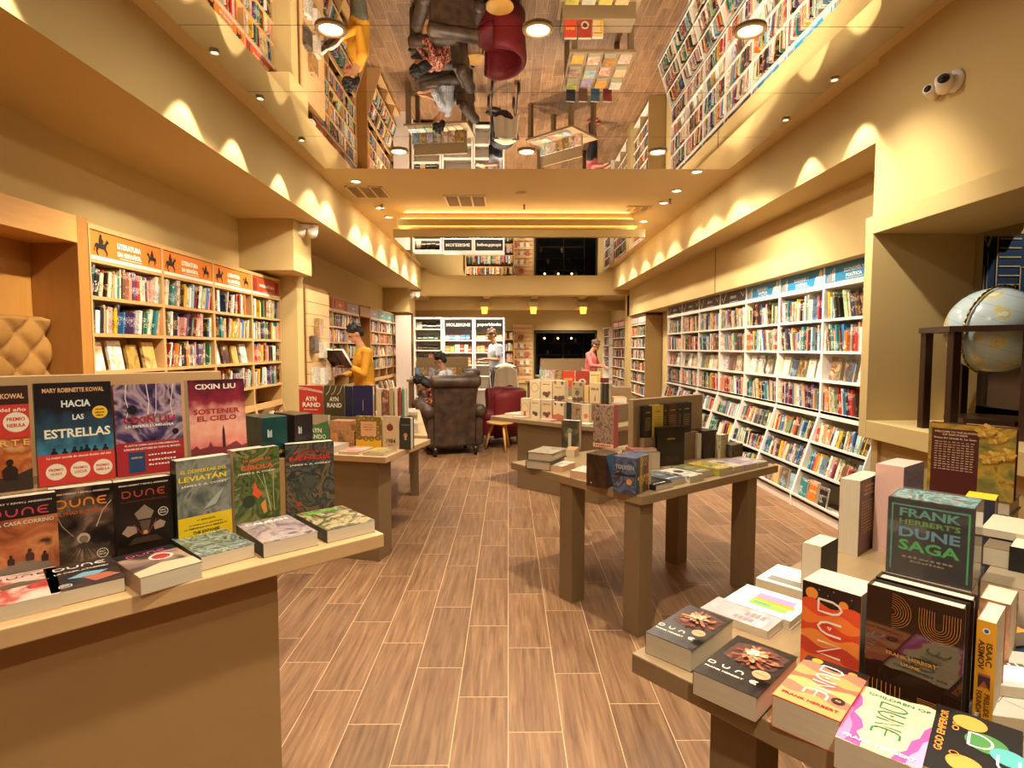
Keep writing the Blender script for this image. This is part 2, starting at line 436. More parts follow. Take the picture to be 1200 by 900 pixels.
# other shop room behind the opening: dark blue mural and a low shelf
mur = MB().box(4.9, -1, 0, 5.0, 5.6, 3.0)
for k, pts in enumerate([[(3.9,2.8),(3.9,1.2)],[(4.3,2.6),(4.3,1.2)]]): pass
struct('wall_mural', MB().box(2.60, 3.45, 0, 5.0, 3.55, 3.1), flat('#16365c', .6))
struct('wall_far_room', MB().box(5.0, -3, 0, 5.2, 3.55, 3.1), flat('#1d2733', .6))
struct('ceiling_far_room', MB().box(3.0, YN, 3.0, 5.2, 5.7, 3.15), flat('#2a2018', .8))
ml = MB()
y = 4.594
def ln(pts, w=.018, mi=0): put_stroke(ml, pts, w, y, mi)
ln([(4.0,1.3),(4.0,2.36),(4.1,2.36),(4.1,2.45),(4.42,2.45),(4.42,2.36),(4.5,2.36),(4.5,1.9)])
ln([(3.82,2.28),(3.86,2.2),(3.98,2.5),(4.1,2.56)], .03); ln([(3.82,2.28),(3.8,2.4),(3.86,2.46)], .02)
for k in range(9): ln([(4.03,2.28-.09*k),(4.34,2.28-.09*k)], .012)
ln([(4.34,1.3),(4.34,2.0),(4.42,2.0),(4.42,2.08),(4.7,2.08),(4.7,2.0),(4.98,2.0)])
for i in range(3):
    for j in range(7): ml.box(4.42+.16*i, y-.001, 1.86-.1*j, 4.52+.16*i, y, 1.91-.1*j, 1)
for k in range(6): ln([(3.62+.05*k,1.2),(3.62+.05*k,1.9+.12*(k%3))], .008)
ml.v = [tuple(up((2.84+(p[0]-3.85)*.42, 3.444, 1.84+(p[2]-1.9)*.6))) for p in ml.v]
mo = ml.build('mural_drawing', [flat('#cdb58c'), flat('#d9a94e')]); tag(mo, 'line drawing of city buildings in tan on the dark blue wall', 'mural')
rs = empty('low_bookcase', (3.05, 3.08, 0), label='low dark bookcase seen under the globe through the wall opening', cat='bookcase')
MB().box(-.3,0,0,1.5,.38,.06).box(-.3,0,.55,1.5,.38,.6).box(-.3,0,1.0,1.5,.38,1.05).box(-.3,0,0,-.26,.38,1.36).box(-.3,.34,0,1.5,.38,1.36).build('carcass', flat('#4d3a28'), rs)
MB().box(-.3,-.012,1.0,1.5,0,1.03).build('pale_edge', flat('#d8c9ae'), rs)  # pale strip along the front edge of the upper shelf
for k in range(5):
    b = empty('framed_picture', (2.86+.26*k, 3.15, 1.051), (R(-8),0,0), 'small %s framed picture on the low dark bookcase beyond the opening' % ['grey','brown patterned','pale','black','tan'][k], 'picture', 'framed pictures beyond the opening')
    MB().box(0,0,0,.24,.02,.3).build('frame', flat('#e8dcc4'), b); MB().box(.02,-.002,.02,.22,0,.28).build('print', art(['#221a14','#7d5b34','#c9a36b'], 40, seed=k+1), b)

# ------------------------------------------------------------------ lamps
def aim(o, frm, to):
    d = Vector(to) - Vector(frm); o.rotation_euler = d.to_track_quat('-Z', 'Y').to_euler()
def downlight(x, y, z, to, watts, ang=62, blend=.5, label=None, group=None, r=.085, size=.04, twin=None, glow=1.0):
    t = empty('ceiling_downlight', (x, y, z), label=label, cat='ceiling light', group=group)
    MB().lathe([(r*.72, -.004), (r*.8, -.014), (r, -.012), (r*1.03, 0), (r*.7, .002)], 28, cap=False).build('trim_ring', flat('#ead9ba', .35), t)
    MB().lathe([(r*.72, -.003), (.001, -.004)], 28).build('lens', emit('#ffe8c4', 14), t)
    for k, tt in enumerate([to] + ([twin] if twin else [])):
        ld = bpy.data.lights.new('bulb', 'SPOT'); ld.energy = watts; ld.color = WARM; ld.spot_size = R(ang); ld.spot_blend = blend; ld.shadow_soft_size = size
        lo = bpy.data.objects.new('bulb', ld); COL.objects.link(lo); lo.parent = t
        lo.location = (.02*k, 0, -.03); aim(lo, (x, y, z-.03), tt)
    ad = bpy.data.lights.new('glow', 'AREA'); ad.shape = 'DISK'; ad.size = r*1.5; ad.energy = watts*K_GLOW*glow; ad.color = WARM
    ao = bpy.data.objects.new('glow', ad); COL.objects.link(ao); ao.parent = t; ao.location = (0, 0, -.018)
    return t
gl = 'round downlights set into the mirrored ceiling'
ORD4 = ['first', 'second', 'third', 'fourth']
rown = {3.03: 'row by the second seam', 4.85: 'row by the stone edge'}
for yy in (4.85, 3.03, 1.2, -.6):
    for x, side in ((-.9, 'orange-signed bookcases'), (.15, 'middle aisle'), (1.23, 'white bookcases')):
        zz = ZM-.012
        lab = 'downlight in the mirrored ceiling over the %s, %s' % (side, {4.85: 'row near the plaster', 3.03: 'second row from the plaster', 1.2: 'third row from the plaster', -.6: 'fourth row from the plaster'}[yy])
        if x < -.5: downlight(x, yy, zz, (-2.35, yy+.25, .9), K_SHELF*(.8 if yy < 2 else 1), 58, .6, lab, gl, twin=(-2.3, yy+.85, 1.3) if yy > 1 else None)
        elif x > 1 and yy < 2: downlight(x, yy, zz, (.75, yy-.1, .74), K_SHELF*.66, 76, .8, lab, gl, glow=.35)
        elif x > 1: downlight(x, yy, zz, (2.7, yy+(1.7 if yy < 4 else .9), 1.0), K_SHELF*(.8 if yy < 4 else 1), (70 if yy < 4 else 84), .9, lab, gl, twin=(2.6, yy+.2, 1.0))
        else: downlight(x, yy, zz, (x, yy+(2.2 if yy > 4 else .05), 0), K_DOWN*(1.7 if yy > 4 else 1), 104, 1, lab, gl)
for k, yy in enumerate((2.0, 3.26, 3.84, 4.59)):  # lamps added to throw the light scallops on the oak-side beam
    downlight(-1.605, yy, ZM-.012, (-1.605, yy, 1.0), (90 if k == 0 else 60), 72, .25, 'added tiny spotlight at the mirror edge by the oak-side beam, %s from the niche end' % ORD4[k], 'added scallop spotlights beside the mirrored ceiling', r=.028, size=.012, glow=0)
for k, yy in enumerate((3.56, 4.17)):  # added pair that makes the scallops on the white-side beam
    downlight(1.96, yy, ZM-.012, (1.96, yy, 1.0), 55, 74, .25, 'added tiny spotlight at the mirror edge by the white-side beam, %s from the pier' % ORD4[k], 'added scallop spotlights beside the mirrored ceiling', r=.028, size=.012, glow=0)
gl = 'round downlights in the plaster ceiling along the left beam'
for k, yy in enumerate((5.30, 5.78, 6.85, 7.33, 8.2, 9.1, 10.0, 11.0)):
    downlight(-1.5, yy, ZC, (-1.75, yy, 1.0), K_SCAL*2.2, 100, .25, '%s downlight from the mirror edge, along the beam over the oak bookcases' % ['first','second','third','fourth','fifth','sixth','seventh','eighth'][k], 'ceiling light', r=.065)
for k, yy in enumerate((5.45, 6.1, 6.6, 7.55, 8.3, 9.1, 10.0, 11.0)):
    downlight(1.75, yy, ZC, (2.1, yy, .9), K_SCAL*2.2, 100, .25, '%s downlight from the mirror edge, along the beam over the white bookcases' % ['first','second','third','fourth','fifth','sixth','seventh','eighth'][k], 'ceiling light', r=.065)
for k, (x, yy) in enumerate(((-1.2, 10.9), (.2, 10.9), (1.5, 10.9))):
    downlight(x, yy, ZC, (x, yy+.4, 0), K_DOWN*1.1, 110, .6, 'downlight beyond the hanging tray, %s' % ['towards the stationery case','centre','towards the tan bookcase'][k], 'ceiling light', r=.05)
for k, (x, yy) in enumerate(((-1.3, 13.3), (.1, 13.3), (1.2, 13.3), (2.4, 13.3), (-1.0, 15.6), (1.8, 15.6))):
    downlight(x, yy, 2.72, (x, yy+.8, .6), 230, 110, .8, 'small downlight in the low back ceiling, number %s from the stationery side' % ['one','two','three','four','five','six'][k], 'ceiling light', r=.05)
# three square lanterns on the back beam
for k, (px, z) in enumerate(((568, 2.45), (625, 2.45), (683, 2.45))):
    x = (px-596)*14.3/FPX
    t = empty('wall_lantern', (x, 14.33, z), label='square glowing lantern on the back beam, %s' % ['above the stationery case','above the slatted panel','above the dark shop window'][k], cat='lamp', group='square lanterns on the back beam')
    MB().box(-.13,-.1,-.02,.13,.07,.1).build('bracket', flat('#bfa372'), t)
    MB().extr([(-.09,-.02),(.09,-.02),(.07,-.2),(-.07,-.2)], -.1, .04).build('shade', emit('#ffc24a', 1.6), t)
downlight(3.4, 2.5, 3.0, (3.1, 3.44, 1.7), 60, 80, 1, 'added downlight for the mural in the dark room beyond the wall opening', None)  # unseen lamp, added to brighten the mural wall
# twin spotlight heads on the left pillars
for k, (x, yy, z, w) in enumerate(((-2.06, 5.62, 2.56, 'first'), (-2.0, 11.6, 2.5, 'second'))):
    t = empty('twin_spotlight', (x+.12, yy, z), (0,0,R(20)), label='white twin emergency spotlight under the left beam on the %s pillar' % w, cat='spotlight')
    MB().box(-.12,-.03,0,.12,.03,.05).build('mount', WHITE, t, bevel=.005)
    for s in (-.06, .06):
        M_ = Matrix.Translation((s, 0, -.035)) @ Matrix.Rotation(R(70), 4, 'X')
        MB().lathe([(.03,-.05),(.05,-.03),(.055,.04),(.045,.05)], 18, M=M_).build('lamp_head', WHITE, t)
# security camera pair on the pier
t = empty('security_camera', (XPIER, 2.77, 2.67), label='white dome security camera with dark lens high on the pier wall', cat='camera')
MB().lathe([(.075,0),(.075,.02),(.05,.035)], 24, M=Matrix.Rotation(R(-90),4,'Y')).build('base_plate', WHITE, t)
Mc = Matrix.Translation((-.07,.02,-.01)) @ Euler((R(75), 0, R(-40))).to_matrix().to_4x4()
MB().lathe([(.03,-.07),(.05,-.05),(.052,.05),(.045,.06)], 24, M=Mc).build('body', WHITE, t)
MB().lathe([(.036,.0605),(.001,.064)], 24, M=Mc).build('lens', flat('#14161c', .1), t)
t = empty('security_camera', (XPIER, 2.875, 2.665), label='small white bullet camera beside the dome camera on the pier wall', cat='camera')
Mc = Matrix.Translation((-.06,0,0)) @ Euler((R(80), 0, R(-60))).to_matrix().to_4x4()
MB().lathe([(.022,-.06),(.035,-.05),(.037,.05),(.03,.055)], 20, M=Mc).tube((0,0,0),(-.05,0,0),.015).build('body', WHITE, t)
MB().lathe([(.024,.0555),(.001,.057)], 20, M=Mc).build('lens', flat('#14161c', .1), t)
for o in bpy.data.objects:
    if o.name.startswith('security_camera'): o.scale = (.75, .75, .75)
# air grilles, smoke alarm and sprinklers
def grille(x0, y0, x1, y1, lab):
    t = empty('air_vent', ((x0+x1)/2, (y0+y1)/2, ZC), label=lab, cat='vent', group='air vents in the plaster ceiling')
    w, h = (x1-x0)/2, (y1-y0)/2
    mb = MB().box(-w,-h,-.012,w,-h+.02,0).box(-w,h-.02,-.012,w,h,0)
    for k in range(4): xx = -w + (2*w-.02)*k/3; mb.box(xx,-h,-.012,xx+.02,h,0)
    mb.build('frame', flat('#e6cfa6'), t)
    mb = MB().box(-w+.01,-h+.01,-.003,w-.01,h-.01,0)
    for k in range(16): yy = -h+.03+(2*h-.06)*k/15; mb.box(-w+.02,yy-.006,-.009,w-.02,yy+.003,-.004, 1)
    mb.build('louvres', [flat('#6b5233'), flat('#b0936a')], t)
grille(-1.68, 5.93, -1.27, 6.42, 'square air vent in the ceiling beside the left beam'); grille(-.72, 6.28, -.23, 6.79, 'square air vent near the middle of the plaster ceiling')
grille(1.36, 6.75, 1.66, 7.0, 'small panel grille by the right end of the ceiling tray')
for x, yy, l in ((.13, 6.2, 'round smoke alarm in the middle of the ceiling'),):
    o = MB().lathe([(.06,0),(.058,-.02),(.03,-.03),(.001,-.03)], 24).build('smoke_alarm', flat('#e2c79a'), loc=(x,yy,ZC)); tag(o, l, 'smoke alarm')
for x, yy, l in ((.18, 6.72, 'middle of the ceiling'), (-1.45, 6.72, 'left ceiling lights'), (1.78, 6.45, 'right ceiling lights')):
    o = MB().lathe([(.02,0),(.012,-.01),(.008,-.05),(.022,-.055),(.022,-.058)], 14).build('sprinkler_head', flat('#8c6b3c', .3, .7), loc=(x,yy,ZC)); tag(o, 'small brass sprinkler head by the ' + l, 'sprinkler')

for o in list(bpy.data.objects):
    if o in _before or o.parent is not None or o.get('kind') == 'structure' or o.name == 'mural_drawing': continue
    z = o.location.z
    o.location = up(o.location)
    if o.name.startswith(('low_bookcase', 'framed_picture')): o.location.z = z
led.scale = (KS, KS, KS)
struct = _struct0
# ------------------------------------------------------------------ bookcases and the books in them
rnd = random.Random(7)
ORD = ['first','second','third','fourth','fifth','sixth','seventh','eighth','ninth','tenth','eleventh','twelfth','thirteenth','fourteenth','fifteenth','sixteenth',
       'seventeenth','eighteenth','nineteenth','twentieth','twenty-first','twenty-second','twenty-third','twenty-fourth','twenty-fifth','twenty-sixth','twenty-seventh','twenty-eighth','twenty-ninth','thirtieth','thirty-first','thirty-second','thirty-third','thirty-fourth','thirty-fifth','thirty-sixth']
PAL = [('white','#e6dccb','#8a2a22'),('cream','#d8c6a4','#5b3a22'),('dark brown','#3a2418','#d8b070'),('cream','#dccaa4','#7a2f22'),('black','#1d1a18','#d8cdb8'),('black','#241f1c','#c29a4a'),
       ('dark red','#7c1f1f','#e8d4b0'),('red','#b8302a','#f2e6d2'),('orange','#d2701f','#f6ead6'),('yellow','#dfae2a','#3a2a12'),('dark blue','#23304f','#d9d2c2'),
       ('blue','#2f6f9f','#eee6d8'),('pale blue','#9fb9c4','#31435a'),('green','#3c6b45','#e9e2c8'),('pale green','#a9b98c','#3c4a2c'),('brown','#6b4a33','#e1cba2'),
       ('grey','#8b857c','#f0e8da'),('pink','#d59a8e','#6b2a2a'),('tan','#c79f6a','#4a2f18'),('purple','#57395f','#e0cfdc'),('teal','#2f7c7a','#efe6d0'),('white','#f3ecdf','#2f5f8f'),('salmon','#d98468','#fff0dc')]
RUNS = []      # (root args) of every shelved book, sorted by how large the photograph shows it
def shelf_fill(y0, y1, zb, hmax, xf, side, rowname, bay, key, lean=0, dens=1.0, pal=None, tiltback=0, depth=.15):
    """books stand on a shelf from y0 to y1; side=+1 for the white wall (spines face -x), -1 for the oak wall"""
    y = y0 + rnd.uniform(0, .03); i = 0
    ln_ = 0.0
    while True:
        t = rnd.choice((.014, .018, .022, .028, .034, .042)) * dens
        h = min(hmax, rnd.uniform(.72, .98) * hmax)
        if i % 7 == 0: ln_ = rnd.choice((0, 0, R(4), R(8), R(12))) if lean == 0 else lean
        need = t + abs(math.sin(ln_)) * h * (1 if i % 7 == 0 else 0)
        if rnd.random() < .07: y += rnd.uniform(.02, .08)
        if y + need > y1 - .005: break
        c = rnd.choice(PAL if pal is None else [PAL[k] for k in pal])
        RUNS.append(dict(y=y, z=zb, t=t-.0015, h=h, x=xf + side*rnd.uniform(.004, .02), side=side, c=c, lean=ln_, tb=tiltback, row=rowname, bay=bay, key=key, d=min(depth, .7*h), i=i, face=False))
        y += t + (.0 if ln_ == 0 else .003); i += 1
def shelf_faces(y0, y1, zb, hmax, xf, side, rowname, bay, key, n=4):
    w = (y1 - y0) / n
    for i in range(n):
        if rnd.random() < .08: continue
        c = rnd.choice(PAL)
        h = rnd.uniform(.8, .95) * hmax
        RUNS.append(dict(y=y0 + w*i + .01, z=zb, t=rnd.uniform(.012, .03), h=h, x=xf + side*.03, side=side, c=c, lean=0, tb=R(9), row=rowname, bay=bay, key=key, d=min(w-.015, .68*h), i=i, face=True))

def bookcase(name, y0, y1, side, xf, depth, boards, m, sign=None, label='', group=None, ztop=2.165, lower=True, xl=None, back=True, signz=None):
    """one bay of shelving; local x runs from the front (0) into the wall (+side)"""
    t = empty(name, (xf, y0, 0), label=label, cat='bookcase', group=group)
    L_ = y1 - y0; s = side; T = .014
    def bx(mb, xa, ya, za, xb, yb, zb_, mi=0):
        mb.box(min(s*xa, s*xb), ya, za, max(s*xa, s*xb), yb, zb_, mi); return mb
    for k, ya in enumerate((0, L_-T)):
        mb = bx(MB(), 0, ya, .78 if lower else 0, depth, ya+T, ztop)
        if lower:
            pr = [(0, .84), (s*depth, .84), (s*depth, 0), (s*-.24, 0), (s*-.24, .1)]
            mb.extr(pr, ya, ya+T)
        mb.build('side_panel', m, t)
    bx(MB(), 0, T, ztop-.03, depth, L_-T, ztop).build('top_board', m, t)
    if back: bx(MB(), depth-.012, T, 0, depth, L_-T, ztop-.03).build('back_panel', m, t)
    for zb_ in boards: bx(MB(), 0, T, zb_-.022, depth-.012, L_-T, zb_).build('shelf', m, t)
    if lower:
        bx(MB(), 0, T, .80, .02, L_-T, .86).build('rail', m, t)
        for zb_, off in ((.57, -.08), (.33, -.16), (.10, -.24)):
            mb = MB().extr([(s*off, zb_), (s*(off+.17), zb_-.03), (s*(off+.17), zb_-.05), (s*off, zb_-.02)], T, L_-T)
            bx(mb, off, T, zb_-.02, off+.012, L_-T, zb_+.02).build('display_shelf', m, t)
        bx(MB(), -.225, T, 0, -.21, L_-T, .08).build('plinth', m, t)
    if sign:
        col, ink, lines, icon = sign
        za, zb_ = (signz or (1.985, ztop-.035))
        f = bx(MB(), .006, T, za, .018, L_-T, zb_).build('sign_board', m if False else flat(col, .4), t)
        # local frame whose -y faces the room
        Ms = Matrix.Translation((s*.0045, L_/2, (za+zb_)/2)) @ Matrix.Rotation(R(-90) if s > 0 else R(90), 4, 'Z')
        mb = MB(); h = zb_-za; w = L_-2*T
        for k, l in enumerate(lines):
            n = len(lines)
            put_text(mb, l, w*.02, h*(.12 - .32*k) if n > 1 else 0, w*.055*len(l)*.62, h*.24, 0, 0, .05, M=Ms)
        put_stroke(mb, [(-w*.12, -h*.40), (w*.2, -h*.40)], .004, 0, 0, M=Ms)
        mb.build('sign_lettering', flat(ink, .5, var=.02), f)
        mb = MB()
        icon(mb, w, h, Ms)
        if mb.v: mb.build('sign_drawing', [flat('#241a16'), flat('#efe3cf'), flat('#e2a640')], f)
        bx(MB(), -.002, T, za-.022, .02, L_-T, za).build('sign_ledge', m if m is WHITE else flat('#efe2cb'), t)
    return t
def rider(mb, cx, w, h, M, f=1):
    P = [(-.6,-.3),(-.5,.05),(-.4,.14),(-.16,.12),(-.2,.3),(-.12,.46),(-.1,.6),(0,.66),(.08,.56),(.06,.44),(.2,.3),(.14,.12),(.3,.18),(.44,.42),(.62,.3),(.58,.2),(.46,.16),(.36,-.08),(.5,-.3),(.42,-.55),(.36,-.54),(.38,-.34),(.2,-.16),(-.2,-.14),(-.3,-.3),(-.22,-.55),(-.3,-.55),(-.42,-.3),(-.4,-.1),(-.5,-.1),(-.54,-.32)]
    s = h*.75
    mb.poly([(cx + f*x*s, -.0006, z*s-.01) for x, z in (P if f > 0 else P[::-1])][::1], 0, M)
def ic_riders(mb, w, h, M): rider(mb, -w*.36, w, h, M); rider(mb, w*.36, w, h*.8, M, -1)
def ic_graph(mb, w, h, M):
    for k in range(5): mb.box(-w*.46+k*.02*w*1.6, -.0008, -h*.42, -w*.46+k*.02*w*1.6+.016*w, -.0002, -h*.42+h*(.3+.12*k), 2 if k < 3 else 1, M)
    mb.poly([(w*.3,-.0006,-h*.45),(w*.47,-.0006,-h*.45),(w*.47,-.0006,h*.45),(w*.42,-.0006,h*.42),(w*.4,-.0006,h*.1),(w*.34,-.0006,h*.05)], 1, M)
def ic_check(mb, w, h, M):
    put_stroke(mb, [(-w*.44, h*.1), (-w*.38, -h*.35), (-w*.26, h*.42)], h*.12, -.0006, 1, M); put_stroke(mb, [(w*.3, h*.3), (w*.4, -.1*h), (w*.44, h*.3)], h*.1, -.0006, 1, M)
def ic_none(mb, w, h, M): pass
def ic_columns(mb, w, h, M):
    for k in (-.42, -.36, .36, .42): mb.box(w*k-.008, -.0008, -h*.4, w*k+.008, -.0002, h*.4, 0, M)

blue = ('#2a86b4', '#f4efe6', ['ECONOMÍA Y', 'POLÍTICA'], ic_graph)
dark = ('#3a3846', '#f4efe6', ['DERECHO'], ic_check)
gwb = 'white bookcase bays along the wall'
for k in range(8):
    y0 = 4.305 + .84*k; y1 = y0 + .84
    if k == 7: break
    sg = blue if k < 3 else dark
    wn = ['white bay at the pier', 'second white bay from pier', 'third white bay from pier', 'fourth white bay from pier', 'fifth white bay from pier', 'sixth white bay from pier', 'seventh white bay from pier'][k]
    sd = 'blue economy sign' if k < 3 else 'dark grey sign'
    bookcase('bookcase', y0, y1, 1, 2.80, .30, (1.966, 1.677, 1.394, 1.137, .858), WHITE, sg, 'white wall bookcase under a %s, %s from the pier' % (sd, ORD[k]), gwb)
    a, b = y0+.014, y1-.014; xf = 2.802
    shelf_fill(a, b, 1.677, .25, xf, 1, 'top shelf', wn, 'R%d0' % k)
    shelf_fill(a, b, 1.394, .24, xf, 1, 'second shelf', wn, 'R%d1' % k)
    if k % 3 != 1: shelf_faces(a, b, 1.137, .22, xf, 1, 'third shelf', wn, 'R%d2' % k, 4)
    else: shelf_faces(a, b, 1.137, .21, xf, 1, 'third shelf', wn, 'R%d2' % k, 5)
    shelf_fill(a, b, .858, .23, xf, 1, 'fourth shelf', wn, 'R%d3' % k)
    shelf_fill(a, b, .572, .20, xf-.07, 1, 'upper sloping shelf', wn, 'R%d4' % k, tiltback=R(16))
    shelf_fill(a, b, .332, .20, xf-.15, 1, 'middle sloping shelf', wn, 'R%d5' % k, tiltback=R(16))
    if k in (0, 1, 4): shelf_faces(a, b, .10, .2, xf-.23, 1, 'lowest shelf', wn, 'R%d6' % k, 5)
    else: shelf_fill(a, b, .10, .2, xf-.23, 1, 'lowest shelf', wn, 'R%d6' % k, tiltback=R(16))
# tan freestanding bookcase further down
t = empty('bookcase', (2.75, 11.6, 0), label='long tan bookcase with pink signs beyond the white bookcases', cat='bookcase')
TN = flat('#a88a58', .5)
boards_f = (1.93, 1.68, 1.44, 1.2, .95, .7, .45, .12)
MB().box(0,0,0,.34,.03,2.12).build('side_panel', TN, t); MB().box(0,3.6,0,.34,3.63,2.12).build('side_panel', TN, t)
MB().box(.32,.03,0,.34,3.6,2.12).build('back_panel', TN, t); MB().box(0,0,2.09,.34,3.63,2.125).build('top_board', TN, t)
for zb_ in boards_f: MB().box(0,.03,zb_-.02,.32,3.6,zb_).build('shelf', WHITE, t)
for k in range(1,5): MB().box(0,.72*k,0,.3,.72*k+.02,2.09).build('divider', TN, t)
for k in range(5): MB().box(.004,.05+.72*k,1.95,.012,.7+.72*k,2.07).build('sign_board', flat('#e6b6b0', .5), t)
for k in range(5):
    for j, zb_ in enumerate(boards_f[1:7]): shelf_fill(11.63+.72*k, 11.6+.72*(k+1), zb_, .2, 2.755, 1, 'shelf', 'tan bookcase', 'F%d%d' % (k, j), dens=1.3)
t = empty('bookcase', (2.7, 15.5, 0), label='slim white bookcase behind the tan bookcase at the back', cat='bookcase')
MB().box(0,0,0,.34,.02,2.0).box(0,1.0,0,.34,1.02,2.0).box(.32,0,0,.34,1.0,2.0).build('carcass', WHITE, t)
for zb_ in (.3,.6,.9,1.2,1.5,1.75,1.98): MB().box(0,0,zb_-.02,.32,1.0,zb_).build('shelf', WHITE, t)
for zb_ in (.9, 1.2, 1.5, 1.75): shelf_fill(15.55, 16.45, zb_, .2, 2.71, 1, 'shelf', 'slim white bookcase', 'G%g' % zb_, dens=1.3)

# oak bookcases on the other wall
orange = ('#d97a2e', '#fbefdc', ['LITERATURA', 'EN ESPAÑOL'], ic_riders)
red = ('#c04a2c', '#fbefdc', ['NOVELA HISTÓRICA'], ic_columns)
og2 = ('#d8683a', '#fbefdc', ['NOVELA'], ic_columns); lil = ('#9a8fa0', '#fbefdc', ['POESÍA'], ic_none); tq = ('#5fa7a8', '#fbefdc', ['INFANTIL'], ic_none)
OAKL = wood('#bd8f58', '#cfa46c', 5)
bo_l = (1.96, 1.737, 1.512, 1.28, 1.04)
def oak(k, y0, y1, sg, lab, bay, key, dens=1.0):
    bookcase('bookcase', y0, y1, -1, -2.50, .28, bo_l, OAKL, sg, lab, 'oak bookcase bays along the wall', ztop=2.165, signz=(1.98, 2.13))
    a, b = y0+.014, y1-.014; xf = -2.502
    shelf_fill(a, b, 1.737, .2, xf, -1, 'top shelf', bay, key+'0', dens=dens)
    shelf_fill(a, b, 1.512, .19, xf, -1, 'second shelf', bay, key+'1', dens=dens)
    (shelf_faces if k % 2 == 0 else shelf_fill)(*((a, b, 1.28, .2, xf, -1, 'third shelf', bay, key+'2') ))
    shelf_fill(a, b, 1.04, .2, xf, -1, 'fourth shelf', bay, key+'3', dens=dens)
    shelf_fill(a, b, .60+.22, .01, xf, -1, 'x', bay, key+'x') if False else None
    shelf_fill(a, b, .572, .2, xf+.07, -1, 'upper sloping shelf', bay, key+'4', tiltback=R(16), dens=dens*1.2)
    shelf_fill(a, b, .332, .2, xf+.15, -1, 'middle sloping shelf', bay, key+'5', tiltback=R(16), dens=dens*1.5)
ybA = (3.49, 4.22, 4.94, 5.67, 6.37)
for k in range(4):
    oak(k, ybA[k], ybA[k+1], orange if k < 3 else red, 'oak bookcase bay under %s, %s' % ((['an orange sign with riders']*3+['a red historical novel sign'])[k], ['next to the tufted niche','second from the niche','third from the niche','just before the pillar'][k]),
        ['oak bay by tufted niche','second oak bay from niche','third oak bay from niche','oak bay by pillar'][k], 'L%d' % k)
ybB = (7.56, 8.27, 9.0, 9.71)
for k in range(3):
    oak(k+1, ybB[k], ybB[k+1], [og2, og2, lil][k], 'oak bookcase bay behind the man in yellow, %s' % ['under the orange sign nearer the slatted panel','under the middle orange sign','under the lilac sign'][k], 'far oak bay', 'M%d' % k, 1.2)
ybC = (10.5, 11.18, 11.86, 12.54, 13.2)
for k in range(4):
    oak(k+1, ybC[k], ybC[k+1], [lil, tq, tq, lil][k], 'far oak bookcase bay beyond the oak niche, %s under a %s sign' % (ORD[k], ['lilac','turquoise','turquoise','grey'][k]), 'farthest oak bay', 'N%d' % k, 1.3)
t = empty('oak_niche', (-2.50, 9.73, 0), label='narrow oak niche between two groups of oak bookcases', cat='niche')
MB().box(-.28,0,0,0,.03,2.12).box(-.28,.72,0,0,.75,2.12).box(-.28,0,1.96,.01,.75,2.13).build('frame', OAK, t); MB().box(-.28,.03,0,-.26,.72,1.96).build('back_panel', OAKD, t)
# oak niche with the tufted back
t = empty('oak_niche', (-2.50, -.84, 0), label='tall oak veneer niche at the end of the orange-signed bookcases', cat='niche')
MB().box(-.28,4.24,0,.0,4.325,2.185).build('side_panel', OAK, t, bevel=.002); MB().box(-.28,0,0,0,.08,2.185).build('side_panel', OAK, t, bevel=.002)
MB().box(-.28,.08,2.03,.0,4.24,2.185).build('top_rail', wood('#c78f4d', '#dba660', 5, axis=(1,.12,1)), t, bevel=.002)
MB().box(-.295,.08,0,-.28,4.24,2.03).build('back_panel', wood('#a3702f', '#bd8741', 5), t)
bn = empty('tufted_bench', (-2.50, 1.16, 0), label='mustard velvet bench back with deep button tufting in the oak niche', cat='bench')
VEL = flat('#9a6c2c', .85, var=.16)
mb = MB(); ny, nz = 56, 40; y0_, y1_, z0_, z1_ = 0.0, 2.22, .45, 1.60
def tuft(y, z):
    a = .21; b_ = .20
    u = y/a; v = z/b_
    p = abs(((u+v) % 1) - .5)*2; q = abs(((u-v) % 1) - .5)*2
    return .05 * (max(0, 1 - p**2.6) * max(0, 1 - q**2.6)) ** .45
ny, nz = 150, 84
for j in range(nz+1):
    for i in range(ny+1):
        y = y0_ + (y1_-y0_)*i/ny; z = z0_ + (z1_-z0_)*j/nz
        mb.v.append((-.20 + tuft(y, z) + (0 if 0 < i < ny and 0 < j < nz else -.07), y, z))
for j in range(nz):
    for i in range(ny):
        a = j*(ny+1)+i; mb.f.append((a, a+1, a+ny+2, a+ny+1)); mb.m.append(0); mb.sm.append(True)
mb.build('tufted_back', VEL, bn)
MB().box(-.27,0,.44,-.2,2.22,1.60).build('back_board', VEL, bn)
MB().box(-.27,0,.1,.12,2.22,.45).build('seat', VEL, bn, bevel=.03)
mb = MB()
for j in range(1, 7):
    for i in range(0, 22):
        y = .105*i + (.0 if j % 2 else .105*0); z = z0_ + .2*j*.0 + .2*j - .45 + .1*(i % 2)
        if .46 < z < 1.58 and 0 < y < 2.2: mb.ball((-.195, y, z), (.008,.011,.011), 8)
mb.build('button', VEL, bn)
